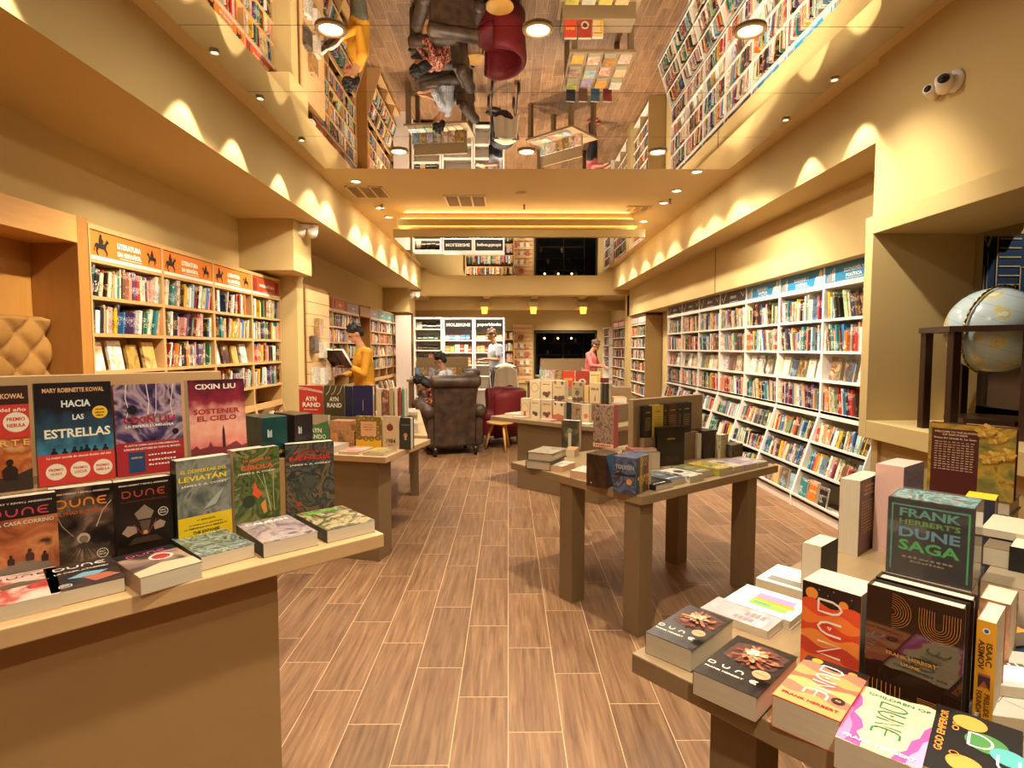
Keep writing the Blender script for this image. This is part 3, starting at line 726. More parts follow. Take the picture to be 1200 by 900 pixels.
# slatted wood panel between the pillar and the far oak bays
t = empty('slatwall_panel', (-2.30, 6.64, 0), label='pale slatted wood display panel beside the left pillar', cat='display panel')
SL = wood('#dcae74', '#e9c28c', 5, axis=(1,.12,1))
for k in range(12): MB().box(-.02,0,.42+.14*k,0,.8,.555+.14*k).build('slat', SL, t)
MB().box(-.05,0,.3,-.02,.8,2.15).build('backing', flat('#8a6234'), t)
for k, (yy, zz) in enumerate(((6.42,1.36),(6.72,1.3),(6.45,1.0),(6.75,.98),(7.0,1.02),(6.6,1.62-.05))):
    b = empty('product_package', (-2.295, yy+.25, zz), label='%s package hanging on the slatted wood panel beside the pillar' % ['dark patterned','pale','white round-windowed','clear plastic','cream','brown'][k], cat='package', group='packages on the slatted panel')
    MB().box(0,0,0,.06,.15,.2).build('box', art([['#2a241f','#75655a'],['#e6dccb','#b7a58c'],['#f1eadd','#8b8780'],['#cfc6b8','#f5efe4'],['#eadcc0','#c7a377'],['#7d5b3a','#c29a64']][k], 30, seed=k), b)
    MB().box(-.02,.07,.2,.02,.08,.21).build('hook', flat('#aaa49a', .3, .8), b)

# ---- now make the shelved books: the ones the photograph shows largest are things, all others are one heap of stock
def book_mesh(mb, t, h, d, mis=(0, 1)):
    """local: x from the spine (0) to the fore edge, y thickness, z height"""
    c = min(.0025, t*.18)
    mb.box(0,0,0,d,c,h,mis[0]).box(0,t-c,0,d,t,h,mis[0]).box(0,c,0,c,t-c,h,mis[0]).box(c,c,.003,d-.003,t-c,h-.004,mis[1])
def book_matrix(r):
    s = r['side']
    if r['face']:   # cover faces the room
        y = r['y'] + (r['d'] if s > 0 else 0)
        Mx = Matrix.Translation((r['x'], y, r['z']+.001)) @ Matrix.Rotation(R(-90) if s > 0 else R(90), 4, 'Z') @ Matrix.Rotation(-r['tb'], 4, 'X')
    else:
        y = r['y'] + (0 if s > 0 else r['t'])
        Mx = Matrix.Translation((r['x'], y, r['z']+.001)) @ Matrix.Rotation(0 if s > 0 else PI, 4, 'Z') @ Matrix.Rotation(r['tb'], 4, 'Y') @ Matrix.Rotation(-r['lean'] * s, 4, 'X')
    return Mx
def shown(r):
    s = r['side']
    p = project((r['x'], r['y'], r['z']+r['h']/2)); q = project((r['x'], r['y']+(r['d'] if r['face'] else r['t']), r['z']+r['h']/2))
    if p[2] < .2 or not (5 < p[0] < 1195) or not (5 < p[1] < 880): return 0
    x, y = p[0], p[1]
    if s > 0 and x > 1014: return 0
    if s > 0 and (y > 470 and x > 925 + (y-470)*-.0 and y > 560): return 0
    if s > 0 and 640 < x < 880 and y > 470 + (0 if x < 850 else 40): return 0
    if s < 0 and x < 300 and y > 432: return 0
    if s < 0 and y > 455: return 0
    return abs(q[0]-p[0]) * FPX * r['h'] / p[2]
for r in RUNS: r['a'] = shown(r)
RUNS.sort(key=lambda r: -r['a'])
N_SINGLE = 150
singles, rest = RUNS[:N_SINGLE], RUNS[N_SINGLE:]
def place_single(r):
    cn, col, ink = r['c']
    mb = MB()
    book_mesh(mb, r['t'], r['h'], r['d'])
    o = mb.build('paperback_book', [art([col, ink, PAL[(r['i']*5+int(r['y']*10)) % len(PAL)][1]], 9, seed=r['i'] % 6) if r['face'] else spine_mat(col, ink), PAGES])
    o.matrix_world = book_matrix(r)
    how = 'face-out ' if r['face'] else ''
    tag(o, '%s%s book, %s from near end, %s, %s' % (how, cn, ORD[r['rank']], r['row'], r['bay']), 'book', 'books on the %s bookcases' % ('white' if r['side'] > 0 else 'oak'))
    return o
for r in RUNS: r['rank'] = r['i']
for r in singles: place_single(r)
heaps = {}
for r in rest:
    heaps.setdefault('all', []).append(r)
mats = []; idx = {}
for cn, col, ink in PAL:
    if (col, ink) not in idx: idx[(col, ink)] = len(mats); mats.append(spine_mat(col, ink))
mats.append(PAGES)
mb = MB()
for r in rest:
    b = MB(); book_mesh(b, r['t'], r['h'], r['d'], (idx[(r['c'][1], r['c'][2])], len(mats)-1))
    Mx = book_matrix(r)
    base = len(mb.v); mb.v += [tuple(Mx @ Vector(p)) for p in b.v]; mb.f += [tuple(base+i for i in f) for f in b.f]; mb.m += b.m; mb.sm += b.sm
tag(mb.build('shelved_books', mats), 'all the other small books packed on the oak, white and tan bookcases', 'books', kind='stuff')
# ------------------------------------------------------------------ display books
LAST=[None]
def make_book(name, loc, ang, W, H, T, front, spine=None, pages=PAGES, els=(), lying=False, lean=0, label='', cat='book', group=None, spine_els=(), hard=False, box=False, top=None):
    """paperback: origin at the bottom left corner of the front cover; lying ones have the cover up"""
    rot = (-PI/2 if lying else -lean, 0, ang)
    L3 = Vector(loc) + Vector((0, 0, T if lying else 0))
    t = empty(name, L3, rot, label, cat, group)
    c = .0012 if not hard else .003; e = .0 if not hard else .004
    spine = spine or front
    if box:
        MB().box(0,0,0,W,T,H).build('case', [front], t, bevel=.001)
        cv = t.children[0] if t.children else t
        cv = [o for o in bpy.data.objects if o.parent == t][0] if False else None
    if not box:
        mb = MB().box(0,0,0,W,c,H,0).box(0,T-c,0,W,T,H,2).box(0,c,0,c,T-c,H,1)
        cover = mb.build('cover', [front, spine, spine], t)
        MB().box(c,c,e,W-.002-e,T-c,H-.001-e).build('pages', pages, t)
    else:
        cover = LAST[0] if False else _last_child(t)
    layer_build(els, W, H, cover, Matrix.Identity(4))
    if spine_els: layer_build(spine_els, T, H, cover, Matrix.Rotation(R(-90), 4, 'Z') @ Matrix.Translation((-T, 0, 0)))
    return t
def _last_child(t):
    for o in reversed(list(bpy.data.objects)):
        pass
    return [o for o in COL.objects if o.parent == t][-1]
def layer_build(els, W, H, cover, M):
    """printed elements lie in thin layers in front of the cover: bands, discs, drawings, letters"""
    groups = {'lettering': (MB(), []), 'printed_shape': (MB(), [])}
    def mi(g, col):
        L = groups[g][1]
        if col not in L: L.append(col)
        return L.index(col)
    y = -.0003
    for e in els:
        k = e[0]; y -= .00012
        if k == 't':    # text cx cz w h colour [rot]
            _, s, cx, cz, w, h, col = e[:7]
            put_text(groups['lettering'][0], s, cx*W, cz*H, w*W, h*H, y, mi('lettering', col), rot=e[7] if len(e) > 7 else 0, bold=e[8] if len(e) > 8 else .028, M=M)
        elif k == 'm':  # a line of print too small to be read in the photograph
            _, s, cx, cz, w, h, col = e[:7]
            n = max(3, min(9, len(s))); rr = random.Random(len(s)*7+int(cz*100)); g = groups['lettering'][0]; mm = mi('lettering', col)
            for i in range(n):
                ww = w/n*rr.uniform(.55, .85); x0 = cx - w/2 + w*i/n; hh = h*rr.uniform(.6, 1)
                g.box(x0*W, y-.0001, (cz-h/2)*H, (x0+ww)*W, y, (cz-h/2+hh)*H, mm, M)
        elif k == 'r':
            _, x0, z0, x1, z1, col = e
            g = groups['printed_shape']; g[0].poly([(x0*W,y,z0*H),(x1*W,y,z0*H),(x1*W,y,z1*H),(x0*W,y,z1*H)], mi('printed_shape', col), M)
        elif k == 'c':
            _, cx, cz, r, col = e
            disc(groups['printed_shape'][0], cx*W, cz*H, r*W, r*W, y, mi('printed_shape', col), 24, M)
        elif k == 'p':
            _, pts, col = e
            groups['printed_shape'][0].poly([(x*W,y,z*H) for x, z in pts], mi('printed_shape', col), M)
        elif k == 's':
            _, pts, w, col = e
            put_stroke(groups['printed_shape'][0], [(x*W, z*H) for x, z in pts], w*W, y, mi('printed_shape', col), M)
        elif k == 'ring':
            _, cx, cz, r, w, col = e
            put_stroke(groups['lettering'][0], [(cx*W+r*W*math.cos(2*PI*i/24), cz*H+r*W*math.sin(2*PI*i/24)) for i in range(24)], w*W, y, mi('lettering', col), M, closed=True)
        elif k == 'u':  # rounded letter forms 'dune' along a line: x0, z0, dx, dz, size w,h, colour, stroke, rotation of each
            _, kinds, x0, z0, dx, dz, w, h, col, sw = e
            for i, ch in enumerate(kinds):
                for pl in ushape(ch, (x0+dx*i)*W, (z0+dz*i)*H, w*W, h*H):
                    put_stroke(groups['lettering'][0], pl, sw*W, y, mi('lettering', col), M)
        elif k == 'person':
            _, cx, z0, s, col = e
            g = groups['printed_shape'][0]; m_ = mi('printed_shape', col)
            g.poly([((cx+x*s)*W, y, z0*H + z*s*W) for x, z in [(-.45,0),(.45,0),(.5,.9),(.3,1.15),(.12,1.22),(.12,1.3),(-.12,1.3),(-.12,1.22),(-.3,1.15),(-.5,.9)]], m_, M)
            disc(g, cx*W, z0*H + 1.5*s*W, .24*s*W, .28*s*W, y, m_, 12, M)
    for g, (mb, cols) in groups.items():
        if mb.v: mb.build(g, [flat(c, .45, var=.03) for c in cols], cover)

# ---- the front left counter (frame: origin at its near corner, e along the edge to the back, n inwards)
LT = .92
LO = Vector((-.337, 1.532, 0)); la = R(43)
Le = Vector((math.cos(la), math.sin(la), 0)); Ln = Vector((-math.sin(la), math.cos(la), 0))
def LC(s, t, z): return LO + Le*s + Ln*t + Vector((0,0,z))
ctr = empty('display_counter', LC(0,0,0), (0,0,la), 'beige display counter of science fiction paperbacks, closest on the tufted niche side', 'display counter')
MB().box(-1.55,0,LT-.038,0,.80,LT).build('counter_top', wood('#c29a68','#d3ad7c',5,.35,(.15,1,1)), ctr, bevel=.003)
MB().box(-1.5,.05,0,-.268,.75,LT-.038).build('body', TAN, ctr, bevel=.003)
MB().box(-1.5,.50,LT,-.25,.53,1.352).build('back_panel', wood('#c29a68','#d3ad7c',5,.35,(.15,1,1)), ctr, bevel=.002)
MB().box(-1.5,.285,LT,-.03,.495,1.105).build('riser', TAN, ctr)
al = la
def on_edge(px, py, z): return at(px, py, z)
D = '#12100f'
def F(px, py, H, **k):
    p = at(px, py, LT + H); p.z = LT
    return p
# back row on the riser
def LB(px, s_t, z):
    """point under pixel column px on the line t=s_t of the counter"""
    r = ray(px, 450)
    # (rx*q - LO).Ln = t
    q = (s_t + LO.dot(Ln)) / (r[0]*Ln.x + r[1]*Ln.y)
    return Vector((r[0]*q, r[1]*q, z))
def wdt(a, b): return (b - a).length
back = []
for a, b in ((-48, 33), (39.5, 131), (133.5, 213.5), (221.5, 288)):
    p, q = LB(a, .315, 1.106), LB(b, .315, 1.106); back.append((p, wdt(p, q)))
sp_red = '#c9342c'
make_book('paperback_book', back[0][0], al, back[0][1], .232, .03, art(['#e09a4a','#b0502a','#e0b070'], 12, seed=3), flat('#4a1c16'), lean=R(4),
  els=[('r',0,.82,1,1,'#33160f'),('t','KOWAL',.75,.9,.36,.05,'#e7b98a'),('r',0,.50,1,.82,'#c93a30'),('t','del año',.75,.77,.4,.035,'#f3ddc8'),('c',.79,.65,.2,'#f0dfc6'),('t','PREMIO',.79,.68,.28,.035,'#c93a30'),('t','NEBULA',.79,.62,.28,.035,'#c93a30'),
       ('t','M A R T E',.55,.455,.85,.06,'#f0b266'),('p',[(.0,0),(1,0),(1,.2),(.6,.12),(.3,.16),(0,.1)],'#3b2c22'),('person',.66,.1,.24,'#2a1a14')],
  label='orange paperback with an astronaut and a red award band, cut by the picture edge')
make_book('paperback_book', back[1][0], al, back[1][1], .235, .033, art(['#3f86a0','#4b96b4','#2b4c62','#1d1c24','#1c1a20'], .235, kind='grad'), flat('#1d2730'), lean=R(4),
  els=[('t','MARY ROBINETTE KOWAL',.5,.925,.8,.045,'#e6b07a'),('t','HACIA',.52,.79,.38,.07,'#dfe6e2'),('t','LAS',.54,.655,.15,.055,'#dfe6e2'),('t','ESTRELLAS',.53,.5,.86,.09,'#efe9d2'),
       ('c',.83,.69,.105,'#f0bd2c'),('m','INCLUYE',.83,.72,.12,.016,'#5a3c10'),('m','RELATO',.83,.69,.13,.016,'#5a3c10'),('m','EXTRA',.83,.66,.1,.016,'#5a3c10')] +
      [('person',x,.27,s,'#141518') for x, s in ((.21,.085),(.345,.075),(.47,.085),(.56,.08),(.63,.095),(.74,.08),(.88,.085))] +
      [('r',0,0,1,.30,'#cf3b30'),('t','La mejor novela de ciencia ficción del año',.53,.265,.84,.028,'#f5e2cc'),
       ('c',.22,.13,.13,'#f0dfc6'),('t','PREMIO',.22,.15,.18,.026,'#c93a30'),('t','HUGO',.22,.11,.14,.026,'#c93a30'),('c',.53,.13,.13,'#f0dfc6'),('t','PREMIO',.53,.15,.18,.026,'#c93a30'),('t','LOCUS',.53,.11,.16,.026,'#c93a30'),
       ('c',.83,.13,.13,'#f0dfc6'),('t','PREMIO',.83,.15,.18,.026,'#c93a30'),('t','NEBULA',.83,.11,.18,.026,'#c93a30')],
  label='dark blue paperback with a row of silhouettes and three white award ovals')
make_book('paperback_book', back[2][0], al, back[2][1], .225, .036, art(['#1c1730','#4a3a63','#b59aa6','#2a2340'], 11, seed=5, dist=3), flat('#a82a30'), lean=R(4),
  els=[('s',[(.18,1),(.16,.85),(.2,.72),(.15,.6)],.012,'#f0dccb'),('s',[(.47,1),(.5,.8),(.48,.66)],.012,'#f0dccb'),('s',[(.62,1),(.6,.7),(.56,.6)],.01,'#e8d4cf'),('s',[(.88,1),(.82,.75),(.86,.6)],.01,'#f0dccb'),
       ('c',.25,.72,.075,'#120f1c'),('c',.88,.45,.05,'#120f1c'),('t','CIXIN LIU',.5,.605,.76,.07,'#b0232c'),('t','LA ESPERA LUMINOSA',.5,.535,.72,.03,'#f0e4d4'),
       ('r',0,0,1,.36,'#a5262e'),('t','EL AUTOR CHINO QUE HA DESLUMBRADO A',.52,.325,.8,.022,'#f5e6d4'),('t','3.000.000 DE LECTORES EN TODO EL MUNDO',.52,.285,.84,.022,'#f5e6d4'),
       ('r',.16,.03,.4,.25,'#22406a'),('t','CIXIN LIU',.28,.19,.16,.02,'#e8c05a'),('m','TAMBIÉN DEL AUTOR',.66,.21,.42,.02,'#f5e6d4'),('m','EL PROBLEMA',.66,.15,.42,.02,'#f5e6d4'),('m','DE LOS TRES CUERPOS',.66,.1,.42,.02,'#f5e6d4')],
  label='purple lightning-storm paperback with red lettering and a wide red wrap band')
make_book('paperback_book', back[3][0], al, back[3][1], .23, .036, art(['#c8384a','#e28a7c','#efae96','#8f2a3c','#3a1c28'], .23, kind='grad'), flat('#d9c9b2'), lean=R(4),
  els=[('t','CIXIN LIU',.48,.92,.72,.062,'#f5e4cf'),('t','SOSTENER',.48,.63,.82,.06,'#a82a33'),('t','EL CIELO',.48,.55,.70,.06,'#a82a33'),('p',[(.55,.18),(.56,.4),(.58,.46),(.6,.4),(.61,.18)],'#3a2028'),
       ('p',[(0,.2),(.1,.24),(.15,.2),(.3,.22),(.34,.28),(.38,.22),(.6,.2),(.8,.26),(.9,.2),(1,.22),(1,.12),(0,.12)],'#7d3038')],
  label='pink and red paperback with a dark skyline at sunset, last of the back row')
for (px, c1, c2, w, lab, txt, tc) in ((289, '#12504e', '#1c1713', .095, 'small teal and black boxed set with yellow lettering beside the pink book', 'DRAGONES', '#e6b52f'), (345, '#1e1b20', '#3a2c2a', .085, 'small black starry boxed set with white lettering on the counter riser', 'NOCTURNA', '#e8dcc8')):
    p = LB(px+17 if px < 300 else px-1, .30 if px < 300 else .31, 1.106)
    make_book('boxed_set', p, R(50), w*.78 if px < 300 else w*.7, .118, .12, art([c1, c2], 10, seed=px % 7), box=True, els=[('m',txt,.62,.15,.62,.09,tc),('m','***',.3,.62,.2,.2,'#cfd8d0')], label=lab, cat='boxed set')
# standing front row
def std(pxl, pyl, W, H, T, ang, **k):
    p = F(pxl, pyl, H); return make_book('paperback_book', p, ang, W, H, T, **k)
SEAL = lambda x, z, c='#efe3cf': [('ring',x,z,.085,.012,c),('t','BEST',x,z+.018,.1,.018,c),('t','SELLER',x,z-.012,.12,.016,c)]
std(-24, 588, .122, .19, .035, R(40), front=art(['#6b3826','#b5683f','#d98d55','#4a2a20'], 12, seed=1), spine=BLACK,
  els=[('r',0,.76,1,1,'#1d1412'),('t','HERBERT Y KEVIN J. ANDERSON',.5,.93,.86,.025,'#eddcc6'),('u','dune',.18,.83,.21,0,.14,.075,'#c4425a',.026),('t','LA CASA CORRINO',.55,.71,.8,.045,'#e9d7bd'),
       ('p',[(.1,.2),(.5,.28),(.9,.22),(.8,.1),(.3,.08)],'#8a7a66'),('person',.35,.25,.1,'#3b2219'),('person',.6,.27,.12,'#4a2c1f'),('person',.8,.24,.1,'#3b2219')],
  label='rust and black paperback with red rounded letters, standing closest to the picture edge')
std(55, 575, .12, .19, .04, R(38), front=art(['#0f0d0c','#1a1412','#5a4636','#a88a74'], 13, seed=2), spine=BLACK,
  els=[('t','BRIAN HERBERT Y KEVIN J. ANDERSON',.5,.93,.84,.025,'#eddcc6'),('u','dune',.19,.815,.205,0,.14,.085,'#e68a3a',.03),('t','LA YIHAD BUTLERIANA',.5,.70,.8,.04,'#c4602f'),
       ('c',.5,.38,.1,'#c8b49c'),('c',.5,.37,.07,'#8a7560')] + [('s',[(.5,.33),(.5+.4*math.cos(a),.33-.16*abs(math.sin(a))-.04)],.016,'#4a3c32') for a in [R(200+14*i) for i in range(11)]] +
       [('s',[(.08,.75),(.2,.55),(.35,.42)],.01,'#b8a590'),('s',[(.95,.8),(.8,.68),(.7,.5)],.016,'#cbb69c')] + SEAL(.78,.17),
  label='black paperback with orange rounded letters over a round grey machine')
std(133, 566, .118, .19, .036, R(42), front=flat('#140f0e', .3), spine=BLACK,
  els=[('t','BRIAN HERBERT Y KEVIN J. ANDERSON',.5,.94,.84,.024,'#eddcc6'),('u','dune',.2,.83,.2,0,.13,.075,'#a5412f',.026),('t','LA CRUZADA DE LAS MÁQUINAS',.5,.74,.8,.028,'#6b3325'),
       ('p',[(.32,.58),(.5,.68),(.66,.58),(.6,.5),(.38,.5)],'#8f7a66'),('p',[(.1,.36),(.2,.3),(.36,.34),(.34,.42),(.2,.44)],'#a88c76'),('p',[(.64,.42),(.66,.34),(.82,.36),(.86,.42),(.76,.46)],'#a88c76'),
       ('p',[(.4,.48),(.6,.48),(.54,.3),(.46,.3)],'#5f4a3e'),('s',[(.3,.45),(.46,.3)],.02,'#7a3a2c'),('s',[(.7,.48),(.54,.3)],.02,'#7a3a2c'),('c',.5,.33,.04,'#d0a050'),('p',[(.2,.2),(.8,.2),(.7,.28),(.3,.28)],'#3c2c26')] + SEAL(.82,.56),
  label='black paperback with dull red rounded letters and a winged machine figure')
std(206, 541, .13, .225, .04, R(50), front=art(['#3a3f3a','#5c625a','#8d8f80','#2a2d2c'], 10, seed=7, dist=3), spine=art(['#1f2320','#4a4c44'], 10),
  els=[('t','EL DESPERTAR DEL',.5,.865,.86,.038,'#e9c81f'),('t','LEVIATÁN',.47,.79,.88,.07,'#efd01f'),('t','JAMES S. A. COREY',.5,.705,.86,.028,'#ece6d4'),
       ('r',0,0,1,.36,'#e5c019'),('t','7.ª EDICIÓN',.5,.31,.34,.024,'#2b2412'),('t','LA NOVELA EN LA QUE SE BASA',.5,.26,.62,.018,'#2b2412'),('t','LA TEMPORADA DE LA SERIE DE TV',.5,.225,.8,.018,'#2b2412'),('t','THE EXPANSE',.5,.175,.5,.034,'#2b2412'),
       ('p',[(.45,.42),(.62,.52),(.86,.64),(.7,.46)],'#a9ab9c')],
  label='grey paperback with yellow title and broad yellow wrap band')
std(273, 529, .126, .225, .04, R(47), front=art(['#22301c','#5f6f3c','#3b4a28','#8a8a50','#1a2216'], 9, seed=9, dist=3), spine=flat('#e0c9a8'),
  els=[('t','LA QUEMA DE',.5,.86,.6,.035,'#e8602c'),('t','CÍBOLA',.5,.78,.72,.07,'#ea5a28'),('t','JAMES S. A. COREY',.5,.705,.84,.026,'#ece6d4'),
       ('c',.3,.36,.14,'#2d3a22'),('p',[(.38,.44),(.44,.6),(.5,.5),(.6,.44),(.5,.38)],'#e0562c'),('s',[(.62,.68),(.72,.4),(.78,.2)],.012,'#c6c98a'),('s',[(.85,.72),(.84,.4),(.86,.2)],.012,'#c6c98a'),('s',[(.5,.68),(.66,.5),(.74,.3)],.008,'#c6c98a'),('p',[(.55,.3),(.66,.36),(.7,.2),(.62,.18)],'#d6913f')],
  label='green paperback with orange-red title and a small flame-shaped burst')
std(334, 521, .136, .225, .034, R(30), front=art(['#1c2326','#5c5a50','#26302f','#7a6248','#2c3a34'], 13, seed=11, dist=3), spine=BLACK,
  els=[('t','LOS JUEGOS DE',.5,.88,.66,.032,'#c3322c'),('t','NÉMESIS',.5,.81,.84,.065,'#d23128'),('t','JAMES S. A. COREY',.5,.72,.84,.026,'#ece6d4'),('c',.5,.5,.12,'#4a4f44'),('r',.2,.18,.3,.24,'#a8402c')],
  label='dark teal paperback with red title, last standing on the counter end')
# lying front row
def lyg(px, py, W, H, T, ang, base=LT, **k):
    p = at(px, py, base + T); p.z = base
    return make_book('paperback_book', p, ang, W, H, T, lying=True, **k)
lyg(-26, 716, .118, .18, .03, R(41), front=art(['#d98a7c','#b8483c','#ecc6b4','#8c6a50'], 9, seed=4), spine=flat('#c9a08a'),
  els=[('u','dune',.2,.84,.2,0,.13,.07,'#6b2420',.024),('c',.72,.42,.14,'#b53a30'),('p',[(.1,.6),(.5,.66),(.9,.56),(.6,.5),(.3,.48)],'#6b5a42')],
  label='pink and red paperback lying at the counter edge by the picture side')
lyg(60, 696, .12, .17, .03, R(43), front=art(['#15171a','#4a3630','#1e242a'], 9, seed=6), spine=BLACK,
  els=[('u','dune',.2,.82,.2,0,.14,.1,'#e8d8c4',.03),('t','LA CASA ATREIDES',.5,.64,.78,.05,'#e3d0b8'),('p',[(.25,.38),(.5,.52),(.85,.46),(.7,.36),(.45,.33)],'#7ba7b8'),('p',[(.45,.34),(.8,.36),(.98,.2),(.6,.1)],'#a85a3c')] + SEAL(.2,.14),
  label='black lying paperback with white rounded letters and a blue eye shape')
lyg(164, 678, .12, .175, .036, R(50), front=art(['#1a1416','#4a3a34','#b08e76','#2a2226'], 8, seed=8), spine=art(['#c9a27c','#8a6a50'], 9),
  els=[('r',0,.8,1,1,'#201b1e'),('u','dune',.24,.86,.17,0,.12,.08,'#c4486a',.024),('c',.62,.6,.2,'#d8c0ac'),('c',.62,.6,.15,'#a5352c'),('p',[(0,0),(1,0),(1,.3),(.5,.36),(0,.2)],'#cfae8a')],
  label='lying paperback with a red oval on sandy dunes and magenta letters')
lyg(235, 653, .122, .19, .033, R(48), front=art(['#23302a','#8f9a8c','#2c3a34','#c0c4b2'], 14, seed=10, dist=3), spine=flat('#201d1a'),
  els=[('m','LA PUERTA',.5,.86,.6,.06,'#a9b25a'),('t','JAMES S. A. COREY',.6,.1,.6,.03,'#e8e2d0')],
  label='lying paperback with a green-grey marbled cover in front of the yellow-banded one')
lyg(308, 637, .136, .2, .036, R(42), front=art(['#3d3436','#8b7a80','#b8a294','#4c4046'], 12, seed=12, dist=3), spine=BLACK,
  els=[('t','CALIBAN',.5,.85,.8,.1,'#f0e8da'),('t','JAMES S. A. COREY',.4,.08,.5,.03,'#e8e2d0')],
  label='lying paperback with a mauve-grey cover and white title')
lyg(383, 622, .138, .2, .033, R(42), front=art(['#4a5a34','#b8a070','#2f3d2a','#8c7a4e'], 12, seed=13, dist=3), spine=BLACK,
  els=[('t','ABADDON',.42,.88,.7,.1,'#5fbf3a'),('t','JAMES S. A. COREY',.4,.1,.5,.03,'#e8e2d0')],
  label='lying paperback with bright green title, at the very end of the counter')

# ---- the front right counter
RT = .74
RO = Vector((.275, 1.247, 0)); ra = R(-50)
Re = Vector((math.cos(ra), math.sin(ra), 0)); Rn = Vector((-math.sin(ra), math.cos(ra), 0))
def RC(s, t, z): return RO + Re*s + Rn*t + Vector((0,0,z))
ctr = empty('display_table', RC(0,0,0), (0,0,ra), 'grey-brown display table heaped with science fiction books, closest on the globe side', 'table')
MB().box(0,0,RT-.045,1.3,1.35,RT).build('tabletop', TAUPET, ctr, bevel=.003)
for (x, y) in ((.16,.06),(1.1,.06),(.16,1.15),(1.1,1.15)): MB().box(x,y,0,x+.1,y+.1,RT-.045).build('leg', TAUPE, ctr, bevel=.002)
def rly(px, py, W, H, T, ang=R(-47), base=RT, **k):
    p = at(px, py, base + T); p.z = base
    return make_book('paperback_book', p, ang, W, H, T, lying=True, pages=PAGES, **k)
def spice(z0):
    """a burst of overlapping petals, pale at the heart and dark at the rim"""
    rr = random.Random(int(z0*100)); out = []
    cols = ['#5a2c1e','#7a3a26','#9a5234','#b8734c','#cf966c','#e2b890','#f2dcc0']
    for i in range(86):
        q = i/86; rad = (1-q)*.36
        a = rr.uniform(0, 2*PI); cx, cz = .52+rad*math.cos(a)*1.05+rr.uniform(-.06,.06), .66+rad*.62*math.sin(a)+rr.uniform(-.03,.03)
        L_, w_ = rr.uniform(.05,.11), rr.uniform(.02,.04); d = a + rr.uniform(-.5,.5)
        pts = []
        for k in range(8):
            t_ = 2*PI*k/8; x, z = L_*math.cos(t_), w_*math.sin(t_)*(1+.3*math.cos(t_))
            pts.append((min(.97, max(.03, cx + x*math.cos(d) - z*math.sin(d))), min(.97, cz + (x*math.sin(d) + z*math.cos(d))*.6)))
        out.append(('p', pts, cols[min(6, max(0, int(q*6 + rr.uniform(-1.4, 1.6))))]))
    return out
for (px, py, W, H, lab, b) in ((756.5, 740.5, .112, .195, 'black paperback with copper flower burst, lying at the table corner', 0), (812, 785.5, .126, .2, 'black paperback with copper flower burst, second from the table corner', 0)):
    rly(px, py, W, H, .048, R(-46), front=art(['#1a1413','#241a17'], 5, seed=2), spine=BLACK, base=RT,
      els=[('p',[(.1,.5),(.5,.44),(.9,.52),(.95,.86),(.5,.95),(.12,.84)],'#4a2a20')] + spice(px) + [('u','d',.16,.2,0,0,.1,.05,'#efe3d0',.022),('u','u',.38,.2,0,0,.1,.05,'#efe3d0',.022),('u','n',.6,.2,0,0,.1,.05,'#efe3d0',.022),('u','e',.86,.13,0,0,.1,.05,'#efe3d0',.022),
       ('t','FRANK HERBERT',.42,.1,.6,.026,'#efe3d0'),('c',.86,.3,.13,'#e8946a'),('t','PREMIO',.86,.3,.18,.02,'#8a3c24')],
      label=lab)
def waves(cols, n=6, z0=.1, z1=.85):
    out = []
    for i in range(n):
        za = z1 - (z1-z0)*i/n
        pts = [(x/10, za + .035*math.sin(x*.9+i*1.9)) for x in range(11)]
        out.append(('p', pts + [(1, 0), (0, 0)], cols[i % len(cols)]))
    return out
def dunev(col, sw=.04, x0=.5, z1=.8, z0=.2, w=.36, h=.16):
    """large letters stacked up the cover, turned a quarter"""
    out = []
    st = (z1-z0)/3
    pts = lambda *a: [(x0+x*w, z) for x, z in a]
    out.append(('s', pts((.5,z1+h*.45),(-.2,z1+h*.45),(-.42,z1+h*.25),(-.5,z1),(-.42,z1-h*.25),(-.2,z1-h*.45),(.5,z1-h*.45)) if False else pts((-.5,z1+h*.45),(.1,z1+h*.45),(.36,z1+h*.3),(.5,z1),(.36,z1-h*.3),(.1,z1-h*.45),(-.5,z1-h*.45),(-.5,z1+h*.47)), sw, col))
    zc = z1-st
    out.append(('s', pts((.5,zc+h*.45),(-.1,zc+h*.45),(-.36,zc+h*.3),(-.5,zc),(-.36,zc-h*.3),(-.1,zc-h*.45),(.5,zc-h*.45)), sw, col)); out.append(('s', pts((0,zc-h*.1),(-.08,zc+h*.1),(.08,zc+h*.1),(0,zc-h*.1)), sw*.6, col))
    zc = z1-2*st
    out.append(('s', pts((-.5,zc+h*.45),(.5,zc+h*.45),(-.5,zc-h*.45),(.5,zc-h*.45)), sw, col))
    zc = z1-3*st
    out.append(('s', pts((-.5,zc-h*.45),(-.5,zc+h*.15),(-.36,zc+h*.4),(0,zc+h*.5),(.36,zc+h*.4),(.5,zc+h*.15),(.5,zc-h*.45)), sw, col)); out.append(('s', pts((0,zc-h*.45),(0,zc+h*.5)), sw*.7, col))
    return out
OR = ['#e0542a','#ee8134','#d8482a','#f0903c','#c9402a','#e8662c']
orange_cover = [('r',0,.72,1,1,'#241512')] + [('c',.17,.88,.11,'#ef9a3c'),('c',.72,.84,.08,'#ef9a3c')] + [('c',x,z,.008,'#f3e3c8') for x, z in ((.3,.94),(.45,.9),(.55,.96),(.85,.93),(.9,.8),(.36,.84))] + waves(OR, 7, .0, .8)
